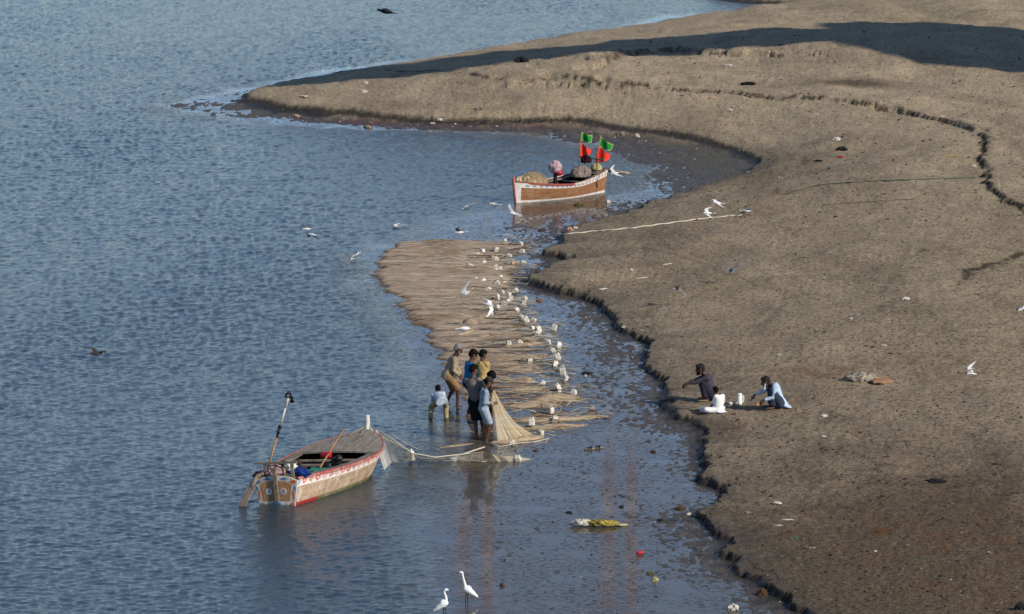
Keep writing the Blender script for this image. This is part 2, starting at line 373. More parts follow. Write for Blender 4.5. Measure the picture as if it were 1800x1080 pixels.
def bar(bm, p, q, wd, th, up=V((0, 0, 1)), mi=0):
    """a plank between two points"""
    p, q = V(p), V(q); d = (q - p).normalized(); s = d.cross(up).normalized(); t = s.cross(d)
    loft4 = [[bm.verts.new(e + s * sx * wd / 2 + t * sy * th / 2) for sx, sy in ((-1, -1), (1, -1), (1, 1), (-1, 1))] for e in (p, q)]
    for k in range(4): bm.faces.new((loft4[0][k], loft4[0][(k + 1) % 4], loft4[1][(k + 1) % 4], loft4[1][k])).material_index = mi
    for r in loft4: bm.faces.new(r).material_index = mi
def capsule(bm, p, q, r0, r1, n=10):
    p, q = V(p), V(q); d = q - p
    if d.length < 1e-6: d = V((0, 0, 1e-3))
    u, v = perp(d); dn = d.normalized(); st = []
    for a in (-80, -50, -20): st.append((p + dn * r0 * math.sin(R(a)), u * r0 * math.cos(R(a)), v * r0 * math.cos(R(a))))
    st.append((p, u * r0, v * r0)); st.append((q, u * r1, v * r1))
    for a in (20, 50, 80): st.append((q + dn * r1 * math.sin(R(a)), u * r1 * math.cos(R(a)), v * r1 * math.cos(R(a))))
    loft(bm, st, n)
def chain(bm, pts, rad, n=10):
    for i in range(len(pts) - 1): capsule(bm, pts[i], pts[i + 1], rad[i], rad[i + 1], n)
def fuse(name, bm, mat, parent, voxel=0.010, smooth=4, fold=None, paint=None):
    """melt overlapping closed shapes into one continuous skin"""
    me = bpy.data.meshes.new(name); bmesh.ops.recalc_face_normals(bm, faces=bm.faces[:]); bm.to_mesh(me); bm.free()
    o = bpy.data.objects.new(name, me); C.objects.link(o)
    m = o.modifiers.new("melt", 'REMESH'); m.mode = 'VOXEL'; m.voxel_size = voxel
    if smooth:
        s = o.modifiers.new("soft", 'SMOOTH'); s.iterations = smooth; s.factor = 0.5
    dg = bpy.context.evaluated_depsgraph_get()
    me2 = bpy.data.meshes.new_from_object(o.evaluated_get(dg)); o.modifiers.clear(); o.data = me2; bpy.data.meshes.remove(me)
    me2.name = name; n = len(me2.vertices)
    co = np.empty(n * 3, np.float32); me2.vertices.foreach_get("co", co); co = co.reshape(-1, 3)
    if fold:
        no = np.empty(n * 3, np.float32); me2.vertices.foreach_get("normal", no); no = no.reshape(-1, 3)
        amp, fx, fz, sd = fold
        t = co[:, 0] * 1.0 + co[:, 1] * 0.8
        d = (fbm(t * fx, co[:, 2] * fz + co[:, 0] * 3, 3, sd) - 0.5) * 2 * amp + (fbm(t * 5 + co[:, 2] * 9, co[:, 1] * 6, 2, sd + 3) - 0.5) * amp
        co = co + no * d[:, None]; me2.vertices.foreach_set("co", co.astype(np.float32).ravel())
    if paint is not None:
        a = me2.attributes.new("tint", 'FLOAT', 'POINT'); a.data.foreach_set("value", paint(co).astype(np.float32))
    me2.materials.clear(); me2.materials.append(mat)
    me2.polygons.foreach_set("use_smooth", np.ones(len(me2.polygons), bool)); me2.update()
    o.parent = parent
    return o

# ------------------------------------------------------------------ people
def skin_mat(name, c):
    t = NT(name, 0.55, 0.35); f = t.attr("tint")
    b = t.mix(t.ramp(t.noise(6, 4), 0.3, 0.7), tuple(x * 0.8 for x in c[:3]) + (1,), c)
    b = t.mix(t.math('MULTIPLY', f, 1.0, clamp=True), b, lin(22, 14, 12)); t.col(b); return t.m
SKIN = skin_mat("brown_skin", lin(104, 70, 54)); SKIN2 = skin_mat("dark_brown_skin", lin(80, 54, 43))
HAIR = simple("black_hair", lin(13, 12, 12), 0.75, 0.4, 60, 0.12, 0.6)
GREYHAIR = simple("grey_hair", lin(150, 146, 142), 0.7, 0.55, 50, 0.2, 0.6)
DARKGREYHAIR = simple("greying_hair", lin(50, 47, 46), 0.8, 0.5, 50, 0.1, 0.6)
WHITEHAIR = simple("white_hair", lin(222, 220, 214), 0.7, 0.2, 50, 0.2, 0.6)
def cloth(name, c, var=0.32): return simple(name, c, 0.9, var, 7, 0.1, 0.35, None, 22)

def ik(a, b, l1, l2, pole):
    """middle joint of a two-bone limb; returns (joint, reachable end)"""
    a, b = V(a), V(b); d = b - a; L = min(d.length, (l1 + l2) * 0.995); L = max(L, abs(l1 - l2) * 1.05)
    dn = d.normalized(); e = a + dn * L
    x = (l1 * l1 - l2 * l2 + L * L) / (2 * L); h = math.sqrt(max(l1 * l1 - x * x, 0))
    p = V(pole); p = p - dn * p.dot(dn)
    if p.length < 1e-5: p = perp(dn)[0]
    return a + dn * x + p.normalized() * h, e
def hand(bm, wrist, dirv, palm_n, s, side, curl=0.5):
    """palm, four curled fingers of different lengths, thumb from the side of the palm"""
    d = dirv.normalized(); n_ = (palm_n - d * palm_n.dot(d)).normalized(); sd = d.cross(n_) * side
    rot = Matrix((sd, d, n_)).transposed()
    ball(bm, wrist + d * 0.048 * s, (0.040 * s, 0.052 * s, 0.017 * s), 2, rot)
    for i, (off, L) in enumerate(((-0.028, 0.066), (-0.009, 0.076), (0.011, 0.071), (0.029, 0.055))):
        p = wrist + d * 0.085 * s + sd * off * s; dd = d.copy(); pts = [p - d * 0.02 * s, p]; r = [0.0098 * s, 0.0095 * s]
        for seg in (0.44, 0.32, 0.24):
            dd = (dd * math.cos(curl * 0.9) + n_ * math.sin(curl * 0.9)).normalized(); n2 = n_
            p = p + dd * L * seg * s; pts.append(p); r.append((0.0092 - 0.0006 * len(r)) * s)
        chain(bm, pts, r, 7)
    t0 = wrist + d * 0.022 * s - sd * 0.030 * s; t1 = t0 + (d * 0.6 - sd * 0.8 + n_ * 0.2).normalized() * 0.034 * s; t2 = t1 + (d * 0.95 - sd * 0.1 + n_ * 0.45).normalized() * 0.034 * s
    chain(bm, [t0, t1, t2], [0.013 * s, 0.0115 * s, 0.009 * s], 7)

def person(label, P, group):
    """P: pixel landmarks (px, py, depth offset) so each joint stands where it does in the place; bones keep human lengths"""
    s = P['H'] / 1.70
    root = at(*P['root']); Y0 = root.y
    zg = P.get('zg', root.z if root.z > 0.02 else max(ground_z(root.x, root.y), -0.12))
    o = empty("person", (root.x, root.y, zg), label, "person", group)
    B = V((root.x, root.y, zg))
    def pt(k, i=None):
        q = P[k] if i is None else P[k][i]
        return aty(q[0], q[1], Y0 + (q[2] if len(q) > 2 else 0)) - B
    yaw = R(P['yaw']); F = V((math.cos(yaw), math.sin(yaw), 0)); S = V((math.sin(yaw), -math.cos(yaw), 0)); Z = V((0, 0, 1))   # S = person's right
    hyaw = R(P.get('hyaw', P['yaw'])); HF = V((math.cos(hyaw), math.sin(hyaw), 0)); pit = R(P.get('hpitch', 25))
    HS = V((math.sin(hyaw), -math.cos(hyaw), 0)); hf = (HF * math.cos(pit) - Z * math.sin(pit)); hu = (Z * math.cos(pit) + HF * math.sin(pit))
    pel = pt('pel'); neck = pt('neck'); sp = (neck - pel); sp = sp.normalized() * 0.50 * s; neck = pel + sp; su = sp.normalized()
    tf = (F - su * F.dot(su)); tf = tf.normalized() if tf.length > 0.15 else (F - Z * 0.5).normalized()
    S = tf.cross(su).normalized() if True else S
    head = neck + (pt('head') - neck).normalized() * 0.20 * s
    sh = {k: neck - su * 0.045 * s + S * (0.165 * s * k) for k in (1, -1)}; hip = {k: pel + S * 0.088 * s * k - su * 0.02 for k in (1, -1)}
    ft = {1: pt('feet', 0), -1: pt('feet', 1)}; hd = {1: pt('hands', 0), -1: pt('hands', 1)}
    for k in ft: ft[k].z = 0.075 * s if 'footz' not in P else P['footz']
    kp = V(P.get('kpole', tuple(F * 1.0 + Z * P.get('kz', 0.15)))); ep = P.get('epole')
    kn, an, el, wr = {}, {}, {}, {}
    for k in (1, -1):
        kpk = kp + S * k * P.get('spread', 0.1)
        kn[k], an[k] = ik(hip[k], ft[k], 0.42 * s, 0.41 * s, kpk)
        epk = V(ep) if ep else (-F * 0.8 - Z * 0.3 + S * k * 0.5)
        el[k], wr[k] = ik(sh[k], hd[k], 0.285 * s, 0.255 * s, epk)
    # ---- the body
    bm = bmesh.new()
    def ring(t, a, b, off=0.0): return (pel + sp * t + tf * off * s, S * a * s, tf * b * s)
    loft(bm, [ring(-0.22, .07, .06), ring(-0.14, .145, .10), ring(0, .160, .115), ring(.25, .140, .105, .01), ring(.5, .150, .110, .012), ring(.75, .168, .112, .0), ring(.90, .150, .088, -.01), ring(.99, .075, .062, -.01)], 16)
    chain(bm, [neck - su * 0.05 * s, neck + (head - neck) * 0.6], [.066 * s, .054 * s])
    RH = Matrix((HS, hf, hu)).transposed()
    hs_ = 1.12; hp = lambda x, y, z: head + hu * 0.010 + (HS * x + hf * y + hu * z) * s * hs_
    ball(bm, hp(0, -.012, .028), (.074 * s * hs_, .092 * s * hs_, .086 * s * hs_), 3, RH)
    ball(bm, hp(0, .018, -.040), (.058 * s * hs_, .068 * s * hs_, .075 * s * hs_), 3, RH)
    ball(bm, hp(0, .050, -.088), (.026 * s * hs_, .024 * s * hs_, .022 * s * hs_), 2, RH)
    chain(bm, [hp(0, .082, .018), hp(0, .104, -.024)], [.009 * s * hs_, .016 * s * hs_], 8)
    for k in (1, -1):
        ball(bm, hp(.076 * k, -.008, -.008), (.010 * s * hs_, .022 * s * hs_, .033 * s * hs_), 2, RH)
        chain(bm, [hp(.014 * k, .083, .030), hp(.050 * k, .068, .028)], [.010 * s * hs_, .009 * s * hs_], 7)
        ball(bm, hp(.040 * k, .062, -.022), (.020 * s * hs_, .018 * s * hs_, .018 * s * hs_), 2, RH)
    chain(bm, [hp(-.022, .078, -.056), hp(0, .085, -.056), hp(.022, .078, -.056)], [.008 * s * hs_, .011 * s * hs_, .008 * s * hs_], 7)
    for k in (1, -1):
        chain(bm, [sh[k] - S * k * 0.05 * s, sh[k], el[k], wr[k]], [.060 * s, .056 * s, .040 * s, .027 * s])
        ball(bm, el[k] + (wr[k] - el[k]) * 0.25, .041 * s, 2)
        ad = (wr[k] - el[k]).normalized(); pn = V(P.get('palm', tuple(-Z * 0.6 + F * 0.2 - S * k * 0.5)))
        hd_dir = ad if 'hdir' not in P else V(P['hdir'])
        hand(bm, wr[k], hd_dir, pn if abs(pn.normalized().dot(hd_dir.normalized())) < 0.95 else S, s * 1.05, k, P.get('curl', 0.6))
        chain(bm, [hip[k], kn[k], an[k]], [.088 * s, .058 * s, .036 * s])
        ball(bm, kn[k] + (an[k] - kn[k]) * 0.30 - tf * 0.012 * s, .056 * s, 2)
        fd = V(P.get('fdir', tuple(F))); fd = (V((fd.x, fd.y, 0)) + S * k * 0.25).normalized(); fr = Matrix((fd.cross(Z), fd, Z)).transposed()
        fb = an[k].copy(); fb.z -= 0.035 * s
        ball(bm, fb + fd * 0.075 * s - Z * 0.012 * s, (.043 * s, .120 * s, .034 * s), 2, fr); ball(bm, fb - fd * 0.02 * s - Z * 0.005, (.034 * s, .042 * s, .040 * s), 2, fr)
        for q in range(5):
            tp = fb + fd * (0.185 - 0.010 * abs(q - 1)) * s + fr.col[0] * (q - 2) * 0.016 * s * -k - Z * 0.022 * s
            ball(bm, tp, (.0095 * s, .018 * s, .011 * s), 1, fr)
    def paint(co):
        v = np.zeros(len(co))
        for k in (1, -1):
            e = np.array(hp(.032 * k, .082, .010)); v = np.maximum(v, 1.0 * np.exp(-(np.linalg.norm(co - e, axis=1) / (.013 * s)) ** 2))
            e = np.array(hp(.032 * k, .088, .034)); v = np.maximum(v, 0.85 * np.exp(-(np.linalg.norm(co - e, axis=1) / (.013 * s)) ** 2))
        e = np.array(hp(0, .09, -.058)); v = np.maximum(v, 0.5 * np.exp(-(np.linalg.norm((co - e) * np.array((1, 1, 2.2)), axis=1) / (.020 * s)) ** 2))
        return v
    fuse("body", bm, P.get('skin', SKIN), o, 0.0085 * s, 3, None, paint)
    # ---- hair, beard, cap
    hm = P.get('hair', HAIR)
    bm = bmesh.new(); hv = P.get('hairvol', 1.0)
    ball(bm, hp(0, -.022, .046), (.083 * s * hs_ * hv, .096 * s * hs_ * hv, .082 * s * hs_ * hv), 3, RH)
    ball(bm, hp(0, -.058, .000), (.074 * s * hs_ * hv, .055 * s * hs_ * hv, .074 * s * hs_), 3, RH)
    ball(bm, hp(0, .030, .088), (.062 * s * hs_, .052 * s * hs_, .032 * s * hs_ * hv), 3, RH)
    for q in range(16):
        a = q * 2.39996; zz = 0.03 + 0.09 * ((q * 7) % 16) / 16
        ball(bm, hp(.072 * hv * math.cos(a), -.025 + .075 * hv * math.sin(a), zz * .7), .013 * s * hs_, 1)
    fuse("hair", bm, hm, o, 0.009 * s * hs_, 1, (0.006 * s * hs_, 40, 40, 5))
    if 'beard' in P:
        bm = bmesh.new(); bl = P.get('beardlen', 0.03)
        chain(bm, [hp(-.066, .020, -.030), hp(-.050, .052, -.078), hp(0, .074, -.096), hp(.050, .052, -.078), hp(.066, .020, -.030)], [.012 * s * hs_, .022 * s * hs_, .026 * s * hs_, .022 * s * hs_, .012 * s * hs_])
        chain(bm, [hp(0, .068, -.09), hp(0, .078, -.10 - bl)], [.040 * s * hs_, .024 * s * hs_]); chain(bm, [hp(-.025, .088, -.042), hp(.025, .088, -.042)], [.008 * s * hs_, .008 * s * hs_])
        fuse("beard", bm, P['beard'], o, 0.008 * s * hs_, 1, (0.005 * s * hs_, 50, 50, 8))
    if 'cap' in P:
        bm = bmesh.new(); ball(bm, hp(0, -.015, .058), (.090 * s * hs_, .104 * s * hs_, .080 * s * hs_), 3, RH)
        loft(bm, [(hp(0, .055 + .025 * q, .058 - .006 * q * q), HS * (.070 - .012 * q) * s, hu * .008 * s * hs_) for q in range(5)], 12)
        fuse("cap", bm, P['cap'], o, 0.008 * s * hs_, 2)
    # ---- clothes
    sd = int(P['root'][0])
    if 'trousers' in P:
        bm = bmesh.new(); full = P.get('leg', 1.0); ww = P.get('wide', 1.0)
        loft(bm, [ring(-0.24, .10, .09), ring(-0.15, .165, .125), ring(0, .180, .136), ring(.18, .165, .128, .01)], 16)
        for k in (1, -1):
            if full <= 1.0:
                e = hip[k] + (kn[k] - hip[k]) * full
                chain(bm, [hip[k], e], [.108 * s * ww, (.086 + .02 * (1 - full)) * s * ww], 14)
                d = (kn[k] - hip[k]).normalized(); u, v = perp(d); loft(bm, [(hip[k], u * .10 * s * ww, v * .10 * s * ww), (e + d * 0.05 * s, u * .098 * s * ww, v * .098 * s * ww)], 14)
            else:
                e = kn[k] + (an[k] - kn[k]) * (full - 1.0); d = (an[k] - kn[k]).normalized(); u, v = perp(d); r1 = (.085 - .016 * (full - 1)) * s * ww
                chain(bm, [hip[k], kn[k], e], [.108 * s * ww, .082 * s * ww, r1 * 0.9], 14)
                loft(bm, [(kn[k], u * .080 * s * ww, v * .080 * s * ww), (e + d * 0.03 * s, u * r1, v * r1)], 14)
        if P.get('lungi'):
            m0 = (hip[1] + hip[-1]) / 2; m1 = (kn[1] + kn[-1]) / 2 + (an[1] + an[-1] - kn[1] - kn[-1]) / 2 * 0.12
            loft(bm, [(m0, S * .18 * s, tf * .14 * s), (m0 + (m1 - m0) * .5, S * .185 * s, tf * .15 * s), (m1, S * .19 * s, F * .155 * s)], 18)
        fuse(P.get('tname', "trousers"), bm, P['trousers'], o, 0.013 * s, 2, (0.014 * s, 9, 3, sd))
    bm = bmesh.new(); hem = P.get('hem', -0.10); bag = P.get('bag', 1.0)
    loft(bm, [ring(hem, .178 * bag, .140 * bag), ring(0.02, .176 * bag, .138 * bag), ring(.25, .160 * bag, .126 * bag, .01), ring(.5, .168 * bag, .128 * bag, .012), ring(.75, .184, .128), ring(.92, .160, .100, -.012), ring(1.01, .082, .072, -.012)], 18)
    if 'tail' in P:      # long shirt tail hanging to the ground behind a squatting man
        tl = P['tail']; b0 = pel + tf * 0; q0 = b0 - F * 0.10 * s
        loft(bm, [(b0 + su * .10 * s, S * .17 * s, tf * .13 * s), (q0 - Z * 0.06 * s, S * .20 * s, F * .13 * s), (V((q0.x, q0.y, 0)) - F * 0.05 * s + Z * (pel.z * 0.45), S * .215 * s, F * .12 * s), (V((q0.x, q0.y, 0)) - F * tl * s + Z * 0.02, S * .19 * s, F * .11 * s)], 16)
    if 'lap' in P:       # shirt front falling between the knees
        m = (kn[1] + kn[-1]) / 2
        loft(bm, [(pel + sp * .35 + tf * .05, S * .15 * s, tf * .10 * s), ((pel + m) / 2 + Z * .02, S * .17 * s, Z * .07 * s), (m - Z * 0.10 * s, S * .14 * s, (F + Z) * .05 * s)], 14)
    slv = P.get('sleeve', 1.0)
    for k in (1, -1):
        if slv <= 1.0:
            e = sh[k] + (el[k] - sh[k]) * slv; d = (el[k] - sh[k]).normalized(); u, v = perp(d)
            chain(bm, [sh[k] - S * k * 0.06 * s, sh[k]], [.078 * s, .076 * s]); loft(bm, [(sh[k], u * .074 * s, v * .074 * s), (e, u * .070 * s, v * .070 * s)], 12)
        else:
            e = el[k] + (wr[k] - el[k]) * (slv - 1.0); d = (wr[k] - el[k]).normalized(); u, v = perp(d); r1 = P.get('cuff', .046) * s
            chain(bm, [sh[k] - S * k * 0.06 * s, sh[k], el[k]], [.078 * s, .074 * s, .060 * s]); capsule(bm, el[k], e - d * 0.02, .060 * s, r1 * 0.95); loft(bm, [(el[k], u * .058 * s, v * .058 * s), (e, u * r1, v * r1)], 12)
    if P.get('collar'):
        chain(bm, [neck + S * .075 * s - su * .01, neck - tf * .07 * s + su * .025 * s, neck - S * .075 * s - su * .01], [.016 * s, .018 * s, .016 * s])
    fuse(P.get('sname', "shirt"), bm, P['shirt'], o, 0.012 * s, 3, (0.013 * s, 10, 4, sd + 3))
    if 'shoes' in P:
        for k in (1, -1):
            bm = bmesh.new(); fd = V(P.get('fdir', tuple(F))); fd = (V((fd.x, fd.y, 0)) + S * k * 0.25).normalized(); fr = Matrix((fd.cross(Z), fd, Z)).transposed()
            fb = an[k].copy(); fb.z = 0.018 * s
            loft(bm, [(fb - fd * .07 * s, fr.col[0] * .030 * s, Z * .012), (fb - fd * .03 * s, fr.col[0] * .042 * s, Z * .014), (fb + fd * .10 * s, fr.col[0] * .048 * s, Z * .014), (fb + fd * .17 * s, fr.col[0] * .046 * s, Z * .013), (fb + fd * .205 * s, fr.col[0] * .026 * s, Z * .010)], 12)
            link("sandal", bm, P['shoes'], o)
    return dict(o=o, B=B, wr=wr, Y=Y0)

NG, BG = "fishermen standing at the hauled net", "people resting on the mud bank"
MEN = []
MEN.append(person("old grey-haired man in loose tan shirt and rolled khaki shorts stooping over the net", dict(H=1.68, root=(797, 713), pel=(787, 659), neck=(801, 622), head=(808, 610), yaw=5, hpitch=30,
    hands=((809, 663, -.12), (812, 665, .18)), feet=((804, 713, -.12), (783, 706, .12)), skin=SKIN2, hair=GREYHAIR, beard=GREYHAIR, hairvol=0.98, shirt=cloth("tan_cotton", lin(168, 148, 122)), sleeve=1.7, cuff=.062, bag=1.12, hem=-.22,
    trousers=cloth("khaki_cotton", lin(140, 112, 80)), leg=0.92, wide=1.1, tname="shorts", kz=.1), NG))
MEN.append(person("young man in bright blue long-sleeved top and dark trousers looking down", dict(H=1.70, root=(826, 731), pel=(822, 673), neck=(827, 634), head=(834, 619), yaw=18, hpitch=35,
    hands=((839, 672, .02), (842, 670, .28)), feet=((823, 733, -.1), (831, 731, .1)), hairvol=1.06, shirt=cloth("blue_jersey", lin(28, 118, 176)), sleeve=1.9, cuff=.044, hem=-.04, bag=.96,
    trousers=cloth("maroon_black_cotton", lin(46, 32, 36)), leg=1.85), NG))
MEN.append(person("man in pale yellow shirt seen from behind, facing out over the spread net", dict(H=1.62, root=(853, 728), pel=(849, 671), neck=(846, 637), head=(850, 621), yaw=62, hyaw=35, hpitch=22,
    hands=((858, 676, .22), (850, 676, .3)), feet=((857, 729, 0), (848, 729, .1)), shirt=cloth("yellow_cotton", lin(206, 172, 112)), sleeve=1.8, bag=1.08, hem=-.2, collar=True,
    trousers=cloth("brown_cotton", lin(92, 78, 62)), leg=1.6), NG))
MEN.append(person("man in grey t-shirt and black knee-length wrap, bare-legged in the water", dict(H=1.74, root=(843, 771), pel=(835, 703), neck=(830, 662), head=(833, 647), yaw=58, hyaw=45, hpitch=25,
    hands=((856, 688, .22), (848, 692, .4)), feet=((850, 771, -.02), (838, 770, .05)), shirt=cloth("grey_jersey", lin(124, 116, 112)), sleeve=0.62, hem=-.06, bag=.98,
    trousers=cloth("black_cotton", lin(30, 31, 36)), leg=1.0, lungi=True, tname="wrap_skirt"), NG))
MEN.append(person("black-haired man in black shirt bending low to grip the lifted net", dict(H=1.66, root=(858, 750), pel=(849, 696, .30), neck=(857, 664, .0), head=(865, 659, -.12), yaw=-32, hpitch=62,
    hands=((866, 684, -.20), (868, 687, -.10)), feet=((860, 750, .1), (854, 746, .3)), hairvol=1.10, shirt=cloth("black_jersey", lin(36, 37, 44)), sleeve=1.85, hem=-.1,
    trousers=cloth("dark_brown_cotton", lin(64, 48, 42)), leg=1.5), NG))
MEN.append(person("short man in dark cap, pale grey-blue shirt and shorts hauling the lifted net", dict(H=1.56, root=(853, 775), pel=(850, 718), neck=(852, 683), head=(859, 672), yaw=12, hpitch=30,
    hands=((867, 708, -.08), (866, 694, .12)), feet=((856, 775, -.08), (850, 773, .1)), shirt=cloth("grey_blue_cotton", lin(150, 162, 174)), sleeve=1.85, bag=1.0, hem=-.1, collar=True,
    cap=cloth("charcoal_cap_cloth", lin(62, 58, 60)), trousers=cloth("pale_blue_cotton", lin(164, 172, 186)), leg=0.85, wide=1.1, tname="shorts", epole=(-.6, -.3, -.6)), NG))
MEN.append(person("boy in pale blue-white shirt and muddy khaki trousers bending down in the shallows", dict(H=1.30, root=(770, 735), pel=(775, 704, -.08), neck=(769, 692, .32), head=(770, 681, .46), yaw=100, hpitch=18,
    hands=((784, 724, .42), (763, 724, .45)), feet=((784, 736, .05), (757, 738, -.05)), spread=0.35, kz=.5, footz=.02, zg=-.05, shirt=cloth("pale_blue_white_cotton", lin(186, 198, 214)), sleeve=1.4, bag=1.10, hem=-.30,
    trousers=cloth("muddy_khaki_cotton", lin(168, 154, 112)), leg=1.95, wide=1.12), NG))
MEN.append(person("man in charcoal shalwar kameez squatting with one arm stretched over his knees", dict(H=1.72, root=(1243, 704), pel=(1252, 693), neck=(1243, 664), head=(1234, 653), yaw=180, hpitch=15, footz=.07,
    hands=((1203, 675, .10), (1204, 676, -.16)), feet=((1239, 703, .1), (1241, 705, -.12)), kz=2.0, spread=.05, skin=SKIN2, hair=DARKGREYHAIR, beard=HAIR, beardlen=.005, shirt=cloth("charcoal_cotton", lin(72, 68, 78)), sleeve=1.62, tail=.04,
    epole=(0, 0, -1), hdir=(-.7, 0, -.7), trousers=cloth("charcoal_trouser_cotton", lin(54, 52, 62)), leg=1.85, wide=1.2, shoes=simple("tan_leather", lin(176, 150, 104))), BG))
MEN.append(person("boy in white shirt and white trousers sitting cross-legged with his back turned", dict(H=1.22, root=(1261, 725), pel=(1263, 720), neck=(1264, 702), head=(1262, 692), yaw=128, hpitch=12, footz=.06,
    hands=((1272, 717, .30), (1248, 718, .18)), feet=((1250, 727, .25), (1232, 730, .10)), kz=.12, spread=1.7, shirt=cloth("white_cotton", lin(226, 226, 224), .08), sleeve=1.1, bag=1.12, tail=.12, hem=-.15,
    trousers=cloth("white_trouser_cotton", lin(216, 216, 214), .08), leg=1.9, wide=1.15, epole=(0, 0, -1)), BG))
MEN.append(person("white-bearded old man in pale blue kameez squatting with both arms reached forward", dict(H=1.68, root=(1362, 718), pel=(1371, 708), neck=(1362, 682), head=(1355, 674), yaw=185, hpitch=20, footz=.07,
    hands=((1324, 696, .16), (1341, 704, -.18)), feet=((1355, 717, .12), (1358, 719, -.12)), kz=1.7, spread=.12, skin=SKIN2, hair=DARKGREYHAIR, beard=WHITEHAIR, beardlen=.10, shirt=cloth("pale_blue_cotton_kameez", lin(176, 194, 216), .1), sleeve=1.8, tail=.09, lap=1, bag=1.06,
    epole=(0, 0, -1), hdir=(-.6, 0, -.8), trousers=cloth("navy_grey_cotton", lin(58, 66, 80)), leg=1.85, wide=1.15), BG))

# ------------------------------------------------------------------ boats
def wood(name, c1, c2, planks=0.0, axis='z', wear=0.5):
    t = NT(name, 0.8, 0.2)
    n1 = t.noise(2.0, 6, 0.7, t.scaled((9, 1.2, 9))); n2 = t.noise(3.5, 5, 0.7)
    b = t.mix(t.ramp(n1, 0.3, 0.7), c1, c2); b = t.mix(t.math('MULTIPLY', t.ramp(n2, 0.52, 0.72), wear), b, lin(196, 184, 166))
    t.col(b); t.bump(n1, 0.3, 0.01); return t
W_GREY = wood("weathered_grey_wood", lin(92, 82, 72), lin(142, 128, 112)).m
W_DARK = wood("dark_wet_wood", lin(34, 29, 25), lin(58, 48, 40), wear=0.1).m
W_POLE = wood("pole_wood", lin(128, 92, 64), lin(172, 132, 96), wear=0.2).m
P_RED = simple("worn_red_paint", lin(164, 40, 38), 0.6, 0.2, 14, 0.3, 0, lin(176, 128, 116))
P_WHITE = simple("worn_white_paint", lin(214, 206, 200), 0.65, 0.2, 10, 0.3, 0, lin(180, 158, 140))
P_BLUE = simple("sky_blue_paint", lin(72, 128, 170), 0.6, 0.15); P_ORANGE = simple("orange_paint", lin(196, 104, 56), 0.6, 0.15)
BLACKM = simple("black_iron", lin(26, 26, 28), 0.5, 0.4, 20, 0.4); REDM = simple("red_tank_paint", lin(176, 24, 40), 0.35, 0.15, 9, 0.5)
STEEL = simple("dull_steel", lin(150, 150, 150), 0.4, 0.3, 9, 0.5)
